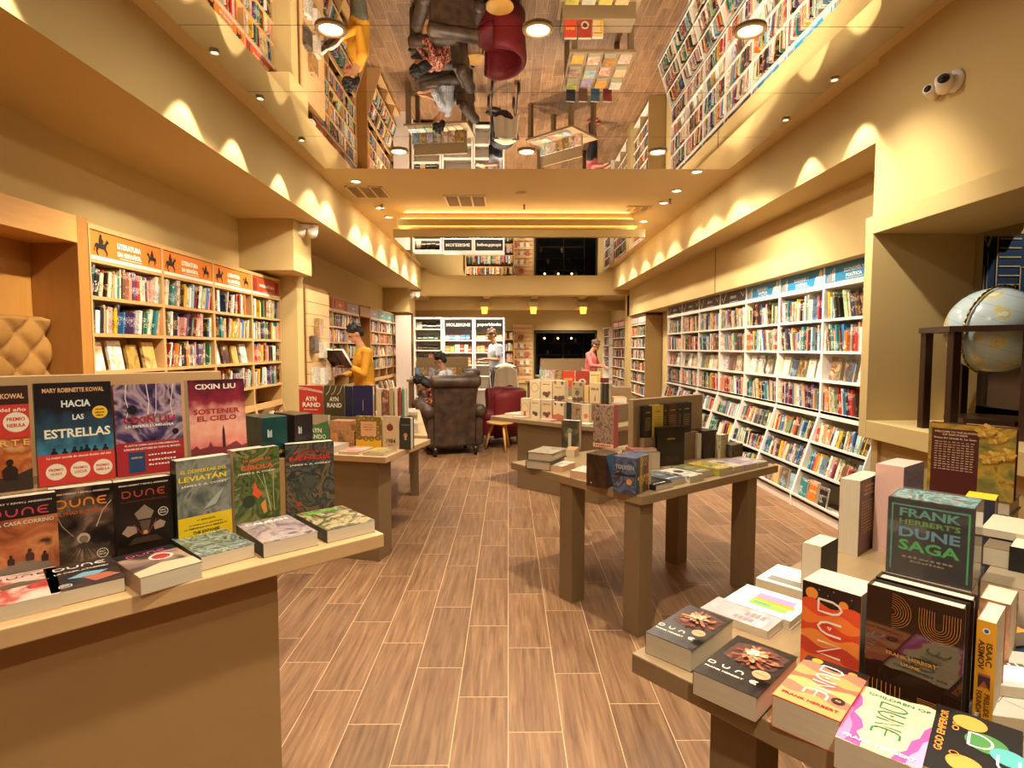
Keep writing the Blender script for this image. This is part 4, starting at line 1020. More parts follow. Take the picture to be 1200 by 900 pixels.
rly(905, 814, .11, .19, .058, R(-45), front=flat('#e0542a'), spine=flat('#e0642e'), els=[('r',0,.8,1,1,'#241512'),('c',.2,.93,.09,'#ef9a3c'),('c',.78,.9,.07,'#ef9a3c')] + waves(['#e8735a','#ef9a5c','#e2664a','#f0a868'], 6, .1, .86) +
    dunev('#f6efe2', .035, .5, .82, .3, .34, .13) + [('t','FRANK HERBERT',.5,.12,.84,.045,'#8a2a1e'),('c',.83,.3,.1,'#2a1a14'),('t','50',.83,.3,.08,.03,'#e0b060')],
    label='orange wave-patterned paperback lying on a thick pile at the table edge')
rly(978.5, 863.5, .115, .19, .05, R(-42), front=flat('#e4ca9c'), spine=flat('#e0c69a'), els=waves(['#e8d0a0','#e0c498'], 3, .5, 1) + [('p',[(0,.02),(0,.86),(.1,.8),(.14,.66),(.08,.5),(.2,.42),(.26,.3),(.2,.2),(.3,.1),(.3,.0)],'#d8549c'),('p',[(0,.02),(0,.6),(.06,.55),(.05,.4),(.12,.3),(.14,.1),(.1,.0)],'#e88ab8'),
      ('p',[(1,.02),(1,.7),(.93,.6),(.9,.45),(.82,.36),(.8,.2),(.7,.1),(.66,.0)],'#d8549c'),('p',[(1,.02),(1,.45),(.95,.4),(.92,.25),(.85,.15),(.82,.0)],'#f0a0c4'),('t','CHILDREN OF',.55,.92,.8,.05,'#4a7a5c')] + dunev('#3f7a4c', .03, .52, .78, .34, .34, .12) + [('t','FRANK HERBERT',.5,.09,.86,.045,'#fbf1e2')],
    label='cream paperback with pink waves and green letters lying by the table edge')
rly(1080, 895, .115, .2, .05, R(-42), front=flat('#17130f'), spine=BLACK, els=[('t','GOD EMPEROR',.12,.6,1.15,.055,'#e8903a',R(90)),('t','OF',.27,.72,.24,.05,'#e8903a',R(90)),('c',.42,.84,.2,'#dfa04a'),('c',.42,.2,.2,'#dfa04a'),('c',.62,.6,.24,'#4f8a4a'),('c',.86,.5,.2,'#5fb0b0'),('c',.86,.2,.2,'#4f8a4a'),
      ('u','d',.56,.6,0,0,.26,.2,'#f6efe2',.03),('u','u',.86,.4,0,0,.22,.2,'#f6efe2',.03),('ring',.3,.3,.05,.015,'#e8903a')],
    label='black paperback with orange side title and green and blue discs')
# standing ones
def rst(px, py, W, H, T, ang, base=RT, name='paperback_book', **k):
    p = at(px, py, base + H); p.z = base
    return make_book(name, p, ang, W, H, T, **k)
rst(941, 679, .112, .19, .095, R(-50), front=flat('#e0542a'), spine=flat('#e8dcc8'), els=orange_cover + dunev('#f6efe2', .04, .5, .78, .08, .4, .15),
    label='orange wave-patterned paperback standing upright with large white letters')
GOLD = '#a8702a'
arcs = []
for k in range(7):
    r_ = .20 - .026*k
    arcs.append(('s', [(.28 + r_*math.cos(a)*1.0, .83 + r_*.72*math.sin(a)) for a in [R(-90+18*i) for i in range(11)]] , .006, GOLD))
    arcs.append(('s', [(.76 - (.2-.026*k), .92), (.76 - (.2-.026*k), .8)] + [(.76 + (.2-.026*k)*math.cos(a), .80 + (.2-.026*k)*.72*math.sin(a)) for a in [R(180+18*i) for i in range(11)]] + [(.76 + (.2-.026*k), .92)], .006, GOLD))
    arcs.append(('s', [(.1+.05*k,.08),(.1+.05*k,.2)], .008, '#c98a35'))
    arcs.append(('s', [(.58,.06+.018*k),(.92,.06+.018*k)], .008, '#c98a35'))
GLOSS = flat('#2e1a10', .06, coat=.5)
rst(1016.5, 684, .152, .225, .04, R(-48), front=GLOSS, spine=flat('#2a1a12'), hard=True, els=arcs + [('t','FRANK HERBERT',.5,.47,.52,.03,'#b07a35'),('t','DUNE',.5,.41,.2,.025,'#b07a35')],
    label='glossy dark brown hardback with gold ring letters, front one of a pair', name='hardback_book')
p = at(1016.5, 684, RT+.225) + Rn*.045; p.z = RT
make_book('hardback_book', p, R(-48), .155, .228, .04, GLOSS, spine=flat('#2a1a12'), hard=True, label='second dark brown hardback standing directly behind the glossy gold-lettered one')
p = at(1145, 725, RT+.2); p.z = RT
make_book('paperback_book', p, R(-48), .028, .2, .105, flat('#e2a022'), spine=art(['#8a5a6a','#d98a5a'], 12), els=[('c',.5,.91,.2,'#e9e2d0'),('c',.5,.91,.12,'#2b5a8a'),('t','ISAAC',.68,.70,1.5,.045,'#4a2a10',R(-90)),('t','ASIMOV',.3,.69,1.9,.045,'#4a2a10',R(-90)),('r',.2,.4,.8,.52,'#b8484a'),('p',[(.2,.38),(.5,.46),(.8,.38),(.8,.5),(.2,.5)],'#2b2a3a'),('t','PRELUDE TO',.68,.2,2.1,.04,'#7a4a18',R(-90)),('t','FOUNDATION',.3,.2,2.3,.04,'#7a4a18',R(-90))],
    label='thick paperback with a yellow spine standing at the picture edge')
# shrink-wrapped boxed set on top of a pile behind
pile_z = .885
p = at(1041, 580, pile_z+.185); p.z = RT
MBp = make_book('book_stack_block', p + Vector((.0,0,0)), R(-46), .165, .0, .0, BLACK) if False else None
for k in range(3):
    q = Vector((p.x, p.y, RT + .0485*k + .0005*k))
    make_book('paperback_book', q, R(-46), .165, .205, .047, flat(['#3a2a20','#6a4a30','#20242c'][k]), lying=True, label='%s thick book lying under the shrink-wrapped boxed set, %s of three' % (['dark brown','brown','dark blue'][k], ['lowest','middle','topmost'][k]))
p.z = RT + .147
g = make_book('boxed_set', p, R(-46), .165, .18, .12, flat('#241a15', .12, coat=.4), box=True, hard=False,
  els=[('r',.05,.05,.07,.93,'#3f8a74'),('r',.05,.91,.95,.93,'#3f8a74'),('r',.93,.05,.95,.93,'#3a9a50'),('t','FRANK',.5,.83,.7,.11,'#4f8f82'),('t',"HERBERT'S",.5,.71,.7,.07,'#5f8a3a'),('t','DUNE',.5,.57,.7,.13,'#5a8a98'),('t','SAGA',.5,.4,.7,.14,'#3fa04a'),('m','THE ULTIMATE COLLECTION',.5,.25,.6,.03,'#8a7a5a'),('m','THREE NOVELS',.5,.2,.4,.025,'#8a7a5a')],
  label='dark shrink-wrapped boxed set with green capital lettering, highest in the heap', cat='boxed set')
tp = MB().box(.004,.004,.1801,.161,.116,.1812)
tp.build('printed_top', art(['#c8683a','#2a2624','#6fb0b0','#d9804a'], 22, seed=3, dist=4), [o for o in COL.objects if o.parent == g][0])
def film():
    m, nt, b = _new('clear_film'); b.inputs['Base Color'].default_value = (1,1,1,1); b.inputs['Transmission Weight'].default_value = 0; b.inputs['Roughness'].default_value = .08
    b.inputs['Alpha'].default_value = .05
    n = nt.nodes.new('ShaderNodeTexNoise'); n.inputs['Scale'].default_value = 60; n.inputs['Distortion'].default_value = 2
    bp = nt.nodes.new('ShaderNodeBump'); bp.inputs['Strength'].default_value = .6; bp.inputs['Distance'].default_value = .004
    nt.links.new(n.outputs['Fac'], bp.inputs['Height']); nt.links.new(bp.outputs[0], b.inputs['Normal']); return m
FILM = film()
MB().box(-.002,-.0035,-.0,.167,.122,.184).build('shrink_wrap', FILM, g)
# tall page block and its maroon back cover
p = at(1008.7, 564, RT+.25); p.z = RT
make_book('paperback_book', p, R(40), .20, .25, .062, art(['#3a1412','#5a2420'], 8, seed=2), pages=PAGES, els=[('t','WINNER OF',.5,.9,.6,.03,'#d8a94a'),('t','THE HUGO AND',.5,.85,.7,.03,'#d8a94a'),('t','NEBULA AWARDS',.5,.8,.7,.03,'#d8a94a')] + [('m','lorem of the far stars and the long road',.5,.7-.04*i,.84,.02,'#b08a5a') for i in range(11)],
    label='tall thick maroon book standing with its page edges to the aisle')
_o = [o for o in COL.objects if o.parent and o.parent.name.startswith('paperback_book') and o.name.startswith('pages')][-1]
# the same book shows pages at its near end: widen the block there
MB().box(-.0012,.0012,0,.0,.0608,.2495).build('fore_edge', PAGES, _o.parent)
p = at(963, 641, RT+.16); p.z = RT
make_book('paperback_book', p, R(40), .11, .16, .05, flat('#2b2320'), pages=PAGES, label='small thick black book with page edges out beside the orange upright one')
MB().box(-.0012,.0012,0,.0,.0488,.1595).build('fore_edge', PAGES, [o for o in COL.objects if o.parent is None and o.name.startswith('paperback_book')][-1])
p = at(1060, 547.7, RT+.295); p.z = RT
make_book('paperback_book', p, R(36), .17, .295, .085, art(['#3c3a5a','#7a708a','#3c3a5a'], 40, seed=4, vec=(.2,.2,3)), pages=flat('#e2b8a8'), label='thick book with violet striped back cover and pinkish page edges')
MB().box(-.0012,.0012,0,.0,.0838,.2945).build('fore_edge', flat('#e0b4a4'), [o for o in COL.objects if o.parent is None and o.name.startswith('paperback_book')][-1])
# tall illustrated hardback at the back
p = LB if False else None
q0 = at(1089, 495, 1.12); q0.z = .845
for k in range(2):
    qq = Vector((q0.x-.005, q0.y-.0, RT + .0525*k)) 
    make_book('hardback_book', qq, R(-50), .27, .2, .052, flat(['#4a3a2c','#7a6a58'][k]), lying=True, hard=True, label='big %s volume lying %s the tall illustrated hardback' % (['dark','grey'][k], ['at the bottom of the pile under','directly under'][k]))
make_book('hardback_book', Vector((q0.x, q0.y, RT+.1055)), R(-50), .27, .275, .05, art(['#5a5a2c','#8a8440','#c9a03a','#3f4426'], 9, seed=21, dist=2), spine=flat('#6b2a24'), hard=True,
  els=[('r',.04,.0,.60,.93,'#54201c'),('t','WELCOME TO THE ISLANDS',.32,.885,.5,.026,'#e9c9a0'),('t','OF EARTHSEA',.32,.845,.3,.026,'#e9c9a0'),('t','Praise for Ursula K. Le Guin',.32,.795,.5,.024,'#f0dcc0')] + [('m','a book of wizards and dragons and of the open sea',.32,.74-.036*i,.48,.014,'#d8b896') for i in range(12)] +
       [('c', x0+.11*math.cos(i*2.4)*(i/22)**.5, z0+.085*math.sin(i*2.4)*(i/22)**.5, .016+.008*(i%3), ['#d9a93c','#e0b44a','#c08a2c','#e8c468'][i%4]) for x0, z0 in ((.80,.86),(.74,.58),(.9,.64),(.68,.95)) for i in range(22)],
  label='tall illustrated hardback with a maroon text panel and yellow blossom, standing at the back')
# yellow topped box and others packed at the back of the table
def loose(px, py, W, H, T, ang, col, lab, base=RT, lying=False, els=(), pages=PAGES, name='paperback_book', up=None):
    p = at(px, py, (base + (T if lying else H)) if up is None else up); p.z = base
    return make_book(name, p, ang, W, H, T, col if not isinstance(col, str) else flat(col), lying=lying, label=lab, els=els, pages=pages)
b = loose(1131, 582, .07, .235, .09, R(-45), '#2a2a3a', 'upright book with a bright yellow top edge between boxed set and tall hardback')
MB().box(.0,.0,.2352,.07,.09,.2362).build('yellow_edge', flat('#e9c02c'), b)
loose(1148, 700, .05, .17, .1, R(-48), art(['#5a5a64','#c08a5a','#2a2a30'], 12, seed=8), 'grey and orange upright paperback behind the yellow spine')
loose(1183, 640, .05, .2, .11, R(-48), '#1f1c1a', 'black upright book with white top edge at the far picture edge')
loose(1150, 618, .12, .18, .02, R(-48), '#c9bba2', 'open pale booklet lying behind the heap', base=.93, lying=True)
loose(1152, 640, .14, .19, .045, R(-48), '#6a5a44', 'brown lying book below the pale booklet', base=.88, lying=True)
loose(1150, 655, .14, .19, .14, R(-48), '#8a7a60', 'thick pile volume lying under the brown book', base=RT, lying=True, up=.93)
loose(1160, 745, .1, .15, .03, R(10), '#e0893a', 'orange lying booklet beside the yellow spine', base=.78, lying=True, els=[('m','KIM',.4,.7,.5,.16,'#5a2a14')])
loose(1140, 770, .17, .12, .035, R(-12), '#27405e', 'dark blue lying book under the orange booklet', lying=True, els=[('ring',.3,.5,.1,.02,'#b8c8d0')])
loose(1142, 835, .19, .15, .03, R(-15), '#efe6d8', 'white paperback with thin black looping lines near the picture edge', lying=True, els=[('s',[(.0,.4),(.2,.6),(.3,.3),(.5,.62),(.7,.2),(1,.4)],.008,'#3a302a'),('s',[(.1,.1),(.3,.5),(.5,.2),(.8,.6)],.008,'#3a302a'),('m','THE BACTRIAN',.6,.8,.6,.06,'#8a7a6a')])
loose(1150, 800, .19, .15, .02, R(-15), '#f3ece0', 'white booklet lying on top of the looping-line paperback', base=.771, lying=True, els=[('m','PREVIEW',.5,.6,.5,.1,'#6a5a4a')])
# flat open art books at the back left corner of the table
loose(821, 712, .10, .16, .018, R(35), art(['#cdb6b4','#b89a9c','#e2d0c8'], 8, seed=1), 'lavender grey softcover lying at the table back edge', lying=True) if False else None
def slab(pts, T, base, front, lab, els=()):
    """lying book given by its near-left corner and size"""
    (px, py), W, H, ang = pts
    return loose(px, py, W, H, T, ang, front, lab, base=base, lying=True, els=els, name='softcover_book')
slab(((821, 712), .17, .095, R(-47)), .02, RT, art(['#cdb6b4','#b89a9c','#e2d0c8'], 8, seed=1), 'lavender grey softcover lying behind the black flower-burst paperbacks', [('m','SUNY',.7,.6,.3,.3,'#9a8288'),('m','NEIL',.6,.25,.3,.2,'#9a8288')])
slab(((848, 702), .17, .14, R(-47)), .022, RT, flat('#f0e8da'), 'white softcover with a rainbow landscape print lying on the table', [('r',.3,.2,.85,.42,'#8fbf4a'),('r',.3,.42,.9,.56,'#e8a03c'),('r',.3,.56,.85,.78,'#c08ab8'),('r',.35,.3,.6,.36,'#4f9a8a')])
slab(((886, 677), .15, .15, R(-47)), .03, RT, flat('#f3ecdf'), 'white open brochure with a grey photograph lying at the back corner', [('r',.15,.1,.95,.35,'#8a827a'),('r',.3,.4,.9,.45,'#c9c0b2'),('r',.3,.55,.8,.6,'#c9c0b2')])

# ---- the table in the middle
MA = R(36.5); MO = Vector((.638, 2.717, 0)); MT = .71
Me = Vector((math.cos(MA), math.sin(MA), 0)); Mn = Vector((-math.sin(MA), math.cos(MA), 0))
def MC(s, t, z): return MO + Me*s + Mn*t + Vector((0,0,z))
tb = empty('display_table', MO, (0,0,MA), 'grey-brown four-legged display table with boxed sets in the middle of the aisle', 'table')
MB().box(0,0,MT-.045,1.25,1.05,MT).build('tabletop', TAUPET, tb, bevel=.003)
for (x, y) in ((.01,.02),(.95,.02),(.01,.50),(.95,.50)): MB().box(x,y,0,x+.10,y+.10,MT-.045).build('leg', TAUPE, tb, bevel=.002)
MB().box(.48,.48,MT,1.16,.52,1.115).build('back_panel', TAUPET, tb, bevel=.002)
def mst(px, py, W, H, T, ang, lab, front, els=(), name='paperback_book', spine=None, base=MT, box=False, spine_els=(), cat='book', hard=False, group=None):
    p = at(px, py, base); return make_book(name, p, ang, W, H, T, front, spine=spine, els=els, label=lab, box=box, spine_els=spine_els, cat=cat, hard=hard, group=group)
# tall red-spined illustrated hardback
mst(695, 523, .155, .295, .07, R(-36), 'tall rose-patterned hardback with a red back edge standing on the middle table', art(['#8a7a5c','#3c3a26','#b08a7a','#5a5238','#c9b088'], 16, seed=31, dist=3), spine=flat('#8f2a28'), els=[('r',0,0,1,.09,'#e0a888'),('m','FERNANDO',.5,.045,.8,.05,'#7a4a3a')], hard=True, name='hardback_book', base=.735)
_h = [o for o in COL.objects if o.parent is None and o.name.startswith('hardback_book')][-1]
MB().box(.1551,.0,0,.157,.07,.295).build('red_edge', flat('#a52c2c', .4), _h)
mst(658, 527, .13, .21, .05, R(-28), 'dark paperback with a pale tower of light standing behind the two thick lying books', art(['#2a2a22','#4c4a3a','#8a7a54'], 9, seed=33), els=[('r',.38,.0,.56,.62,'#c9c09a'),('c',.47,.66,.14,'#8a8a6a'),('r',.06,.93,.94,.96,'#3a3830')])
for k in range(2):
    p = at(618 if k == 1 else 616, 549, MT); 
    make_book('hardback_book', Vector((p.x+.02*k*0, p.y, MT + .051*k)), R(-29), .16, .22, .05, art(['#6a6458','#b0a48e','#4a463c'], 14, seed=35+k), spine=flat('#2c241c'), lying=True, hard=True, label='%s thick book of the pair lying at the far corner of the middle table' % ['lower', 'upper grey-covered'][k])
for (px, py, W, T, lab) in ((645, 552, .08, .035, 'small paperback with peach page edges lying by the two thick books'), (668, 560, .1, .042, 'paperback with pinkish page edges lying beside the dark blue box')):
    p = at(px, py, MT); make_book('paperback_book', p, R(-34), W, .16, T, art(['#a89a88','#d8ccb8','#7a6a64'], 14, seed=int(px)), lying=True, pages=flat('#e0b48c'), label=lab)
p = at(676, 539, MT); make_book('paperback_book', p + Mn*.12, R(-20), .07, .13, .05, art(['#e0a070','#c9804a'], 12), lying=True, label='orange lying booklet tucked behind the dark blue box')
mst(687, 569, .115, .17, .12, R(-40), 'black box with a blue diagonal side on the middle table', art(['#1d1712','#4a3022','#2a1f18'], 8, seed=37), box=True, name='boxed_set', cat='boxed set', els=[('c',.25,.12,.03,'#e8d8c0')])
_b = [o for o in COL.objects if o.parent is None and o.name.startswith('boxed_set')][-1]
MB().poly([(.1153,.0,.17),(.1153,.12,.17),(.1153,.12,.04),(.1153,.07,.02)]).build('blue_print', art(['#2f6a8f','#4a8aa8'], 12), _b)
# boxed set with five coloured spines
bx = mst(718, 576, .125, .18, .175, R(-37), 'blue boxed set with white lettering and a row of coloured spines', art(['#26324a','#5a6a8a','#3a2c2a','#7a88a0'], 12, seed=39, dist=2), box=True, name='boxed_set', cat='boxed set', els=[('t','TOLKIEN',.5,.72,.8,.12,'#a8a8a0'),('c',.7,.33,.12,'#d8913a'),('p',[(.05,.5),(.3,.58),(.6,.52),(.95,.56),(.95,.48),(.05,.46)],'#2c2018')])
for k, c in enumerate(('#27344f','#b8833c','#3c5a34','#8f2f2c','#d8cdbb')):
    M_ = MB().box(.1252,.002+.0345*k,.004,.1275,.034+.0345*k,.176)
    s_ = M_.build('volume_spine', spine_mat(c, '#e8c060'), bx)
    MB().box(.1276,.009+.0345*k,.07,.128,.027+.0345*k,.085).build('spine_emblem', flat('#e2b04a'), s_)
for k in range(2):
    p = at(738, 527, MT+.12) ; p.z = MT + .0
    if k == 0: make_book('paperback_book', p, R(10), .19, .12, .1, art(['#3a2c20','#7a5c3a'], 10), lying=True, label='thick brown book lying behind the blue boxed set')
    else: make_book('paperback_book', Vector((p.x+.02, p.y+.0, MT+.101)), R(12), .15, .11, .02, art(['#2a3038','#a8605a','#7a2a24'], 10), lying=True, label='small red and grey booklet on the thick brown book')
# against the panel
pa = MC(.53, .44, MT+.22) 
MB_ = tag(MB().box(0,0,0,.6,.04,.175).build('book_riser', TAUPE, loc=MC(.52,.43,MT), rot=(0,0,MA)), 'low taupe riser against the middle table panel', 'riser')
cs = [('#1d1814',.075,'tall black hardback leaning on the middle table panel, first from the red-edged one','#c9a050'),('#cba73c',.105,'mustard yellow hardback against the middle table panel','#5a4416'),('#231713',.04,'narrow black book beside the mustard one','#a88a5a'),('#4a1f1a',.10,'maroon leather book leaning on the panel','#c9a050'),('#1a1a22',.04,'narrow blue-black book on the panel','#a88a5a'),('#1c1d2a',.10,'dark navy book at the end of the panel row','#c9a050')]
xx = .53
for c, w, lab, ink in cs:
    make_book('hardback_book', MC(xx, .44, MT+.176), MA, w-.004, .19, .03, flat(c, .3), hard=True, label=lab, els=[('m','LIBRO',.5,.8,.5,.04,ink)] + [('m','historias completas',.5,.62-.06*i,.7,.018,ink) for i in range(7)])
    xx += w
mst(770, 547, .20, .235, .14, R(22), 'large glossy black box with gold print at the centre of the table', art(['#14110d','#241c14'], 6, seed=41), box=True, name='boxed_set', cat='boxed set', els=[('m','ANILLOS',.5,.7,.3,.05,'#b8913a'),('r',.3,.1,.8,.25,'#3c2c1a')])
mst(817, 538, .03, .165, .11, R(20), 'cream upright paperback squeezed between two black boxes', flat('#e0d2b4'))
mst(825, 538, .12, .18, .11, R(33), 'black boxed set with patterned side next to the olive book', art(['#14120f','#3c2a22'], 30, seed=43), box=True, name='boxed_set', cat='boxed set')
mst(844, 537, .085, .15, .05, R(36), 'olive patterned book standing beside the black boxed set', art(['#8a8a5c','#c9b88a','#5c4a34'], 18, seed=44, dist=3))
mst(858, 537, .12, .085, .1, R(36), 'low dark patterned box near the table end', art(['#241f1a','#6b5a48'], 24, seed=45), box=True, name='boxed_set', cat='boxed set')
# row of lying books along the long edge
row = [(.14,.03,.135,.17,.026,['#1b1818','#2c2624'],'DARK','flat black paperback lying at the front edge of the middle table'),
       (.285,.05,.12,.2,.03,['#2a3038','#6a7078'],'NOCHE','grey-blue lying paperback with a city print'),
       (.415,.03,.125,.2,.034,['#2a2420','#e8dcc8','#3a302c'],'LUNA','dark lying paperback with a white oval print'),
       (.55,.06,.12,.2,.034,['#3a3026','#8a8a5c'],'BOSQUE','olive and black lying paperback'),
       (.68,.03,.13,.21,.04,['#4a3c34','#c9a03a','#6a8a4a'],'ORO','gold and green lying paperback beyond the white-oval one'),
       (.82,.03,.11,.2,.034,['#8a7a60','#d8c8a8','#5a5a4a'],'CIELO','tan and cream lying paperback'),
       (.94,.03,.12,.19,.03,['#6a5a80','#b09aa8'],'SUEÑO','violet lying paperback toward the table end'),
       (1.07,.03,.12,.19,.026,['#4a4250','#d8c8b8'],'FIN','last mauve paperback lying at the table end')]
for x, y, W, H, T, cols, tx, lab in row:
    make_book('paperback_book', MC(x, y, MT), MA, W, H, T, art(cols, 12, seed=int(x*100), dist=2), lying=True, label=lab, els=[('m',tx,.5,.2,.7,.07,'#e8dcc8'),('c',.5,.6,.24,cols[-1])])
# ------------------------------------------------------------------ globe on the sill of the opening
GP = up((2.335, 2.86, 0)); GX, GY = 2.57, 3.04
t = empty('globe', (GX, GY, CAMZ+(1.005-CAMZ)*KS), label='pale world globe in a dark wooden hexagonal stand on the wall opening sill', cat='globe')
zg = 1.515 - t.location.z; rg = .222
def globe_mat():
    m, nt, b = _new('globe_map'); N = nt.nodes; L = nt.links
    tc = N.new('ShaderNodeTexCoord')
    n = N.new('ShaderNodeTexNoise'); n.inputs['Scale'].default_value = 6.5; n.inputs['Detail'].default_value = 7; L.new(tc.outputs['Object'], n.inputs['Vector'])
    r = N.new('ShaderNodeValToRGB'); e = r.color_ramp.elements; e[0].position = .0; e[0].color = (*hexc('#a9bcc2'), 1); e[1].position = .60; e[1].color = (*hexc('#cfd6c8'), 1)
    for p_, c in ((.535, '#b4c4c8'), (.545, '#d8b860'), (.57, '#cdbf86'), (.59, '#9fae78')):
        q = e.new(p_); q.color = (*hexc(c), 1)
    L.new(n.outputs['Fac'], r.inputs[0])
    sp = N.new('ShaderNodeSeparateXYZ'); L.new(tc.outputs['Object'], sp.inputs[0])
    md = N.new('ShaderNodeMath'); md.operation = 'PINGPONG'; md.inputs[1].default_value = .032; L.new(sp.outputs[2], md.inputs[0])
    lt = N.new('ShaderNodeMath'); lt.operation = 'LESS_THAN'; lt.inputs[1].default_value = .0007; L.new(md.outputs[0], lt.inputs[0])
    mx = N.new('ShaderNodeMix'); mx.data_type = 'RGBA'; L.new(lt.outputs[0], mx.inputs[0]); L.new(r.outputs[0], mx.inputs[6]); mx.inputs[7].default_value = (*hexc('#7d8d92'), 1)
    L.new(mx.outputs[2], b.inputs['Base Color']); b.inputs['Roughness'].default_value = .22; return m
sph = MB().ball((0,0,0), rg, 48).build('globe_ball', globe_mat(), t, loc=(0,0,zg), rot=(R(18), R(12), 0))
mer = MB()
for k in range(40):
    a0, a1 = 2*PI*k/40, 2*PI*(k+1)/40
    mer.tube(((rg+.012)*math.cos(a0),0,(rg+.012)*math.sin(a0)), ((rg+.012)*math.cos(a1),0,(rg+.012)*math.sin(a1)), .006, n=6)
mer.tube((0,0,rg-.01),(0,0,rg+.03),.01)
mer.build('meridian_ring', flat('#b08d4a', .25, 1), t, loc=(0,0,zg), rot=(R(10), R(18), R(20)))
hexp = [((rg+.11)*math.cos(2*PI*k/6+.3), (rg+.11)*math.sin(2*PI*k/6+.3)) for k in range(6)]; hexi = [((rg+.03)*math.cos(2*PI*k/6+.3), (rg+.03)*math.sin(2*PI*k/6+.3)) for k in range(6)]
mb = MB()
for k in range(6):
    j = (k+1) % 6; mb.prism([hexi[k], hexp[k], hexp[j], hexi[j]], zg-.012, zg+.018)
mb.build('horizon_ring', DARKWOOD, t)
for k in range(6):
    x, y = [(a+b)/2 for a, b in zip(hexp[k], hexi[k])]
    MB().box(x-.022,y-.022,.0,x+.022,y+.022,zg-.012).build('leg', DARKWOOD, t, bevel=.004)
MB().prism([((rg-.02)*math.cos(2*PI*k/6+.3), (rg-.02)*math.sin(2*PI*k/6+.3)) for k in range(6)], .06, .085).build('stretcher', DARKWOOD, t)

# ------------------------------------------------------------------ second counter on the left
SA = R(-14); SO = Vector((-.80, 3.72, 0)); SZ = .71
def SC(x, y, z):
    return SO + Vector((x*math.cos(SA)-y*math.sin(SA), x*math.sin(SA)+y*math.cos(SA), z))
tb = empty('display_counter', SO, (0,0,SA), 'taupe block counter of novels and boxed sets behind the science fiction counter', 'display counter')
TT = wood('#bd986a','#cca87c',5,.35,(1,.15,1))
MB().box(-1.3,0,SZ-.04,0,.78,SZ).build('counter_top', TT, tb, bevel=.003)
MB().box(-1.25,.03,0,-.07,.22,SZ-.04).build('body', TAUPE, tb, bevel=.003)
TA = R(10.6); TO = Vector((-.66, 4.66, 0))
def TC(x, y, z): return TO + Vector((x*math.cos(TA)-y*math.sin(TA), x*math.sin(TA)+y*math.cos(TA), z))
t2_ = empty('display_table', TO, (0,0,TA), 'pale wooden table of books joining the back of the taupe block counter', 'table')
MB().prism([(0,0),(0,2),(-1,2),(-1,.34)],SZ-.04,SZ).build('tabletop', TT, t2_, bevel=.003)
for (x, y) in ((-.95,.45),(-.13,.85),(-.95,1.85),(-.13,1.85)): MB().box(x,y,0,x+.08,y+.08,SZ-.04).build('leg', TAUPE, t2_)
tag(MB().box(0,0,0,1.0,.3,.185).build('book_riser', TAUPE, loc=SC(-1.18,.52,SZ), rot=(0,0,SA)), 'taupe riser under the back row on the taupe block counter', 'riser')
def lineY(px, O, e, n, tt):
    """plan point under a pixel column on the line that lies tt inside the edge"""
    r = ray(px, 450); q = (tt + O.dot(n)) / (r[0]*n.x + r[1]*n.y)
    return Vector((r[0]*q, r[1]*q, 0))
def rowbooks(O, ang, tt, base, items, dflt_T=.035, top_y=None):
    """items: (px0, px1, height, cover, elements, label, kwargs)"""
    e = Vector((math.cos(ang), math.sin(ang), 0)); n = Vector((-math.sin(ang), math.cos(ang), 0))
    out = []
    for it in items:
        a, b, H, cov, els, lab = it[:6]; kw = dict(it[6]) if len(it) > 6 else {}
        p, q = lineY(a, O, e, n, tt), lineY(b, O, e, n, tt)
        W = (q-p).length - .003; p.z = base
        T = kw.pop('T', dflt_T)
        out.append(make_book(kw.pop('name', 'paperback_book'), p, ang, W, H, T, cov if not isinstance(cov, str) else flat(cov, .35), els=els, label=lab, **kw))
    return out
ayn = lambda c: [('t','AYN',.5,.56,.46,.15,'#f3ead6'),('t','RAND',.52,.36,.74,.15,'#f3ead6'),('m','EL MANANTIAL',.5,.2,.6,.03,'#f3ead6')] + [('s',[(0,.95-.035*k),(.4,.9-.03*k),(1,.8-.02*k)],.012,'#f3ead6') for k in range(3)]
rowbooks(SO, SA, .56, SZ+.186, [
    (350, 378.5, .235, '#b8392b', ayn(0), 'red hardback with large white capitals in the back row of the second counter', {'T': .05, 'spine': flat('#e0c095'), 'hard': True}),
    (379.5, 403, .235, '#4a4229', [('t','AYN',.5,.56,.46,.15,'#f3ead6'),('t','RAND',.52,.36,.74,.15,'#f3ead6')] + [('s',[(.1+.28*k,.7),(.25+.28*k,.8),(.35+.28*k,1)],.03,'#d8cda8') for k in range(3)], 'olive hardback with large white capitals beside the red one', {'T': .05, 'hard': True}),
    (404, 413, .235, '#1f2440', [], 'narrow dark blue book between the olive one and the navy hardback', {'T': .04}),
    (413.5, 437, .238, '#232450', [('s',[(.5,.2),(.5,.55)],.02,'#c9b88a'),('r',0,.56,1,.57,'#3a3c70')], 'plain navy hardback with a thin gold mark', {'T': .045, 'hard': True}),
    (441, 447, .22, '#d8c49c', [], 'narrow cream book right of the navy hardback', {'T': .05}),
    (448, 455, .215, art(['#d0b48c','#8a4a3a','#5a4634'], 20, seed=51), [], 'slim book with a brown figure print, back row', {'T': .05}),
    (456, 461, .225, '#b89c70', [], 'slim tan book, back row of the second counter', {'T': .05}),
    (462, 466, .225, '#d8c8a4', [], 'slim pale book in the back row beside the tan one', {'T': .05}),
    (467, 470, .23, '#a83a34', [], 'thin red book near the end of the back row', {'T': .05}),
    (471, 474, .22, '#5f8a7c', [], 'thin green-grey book last in the back row', {'T': .05})])
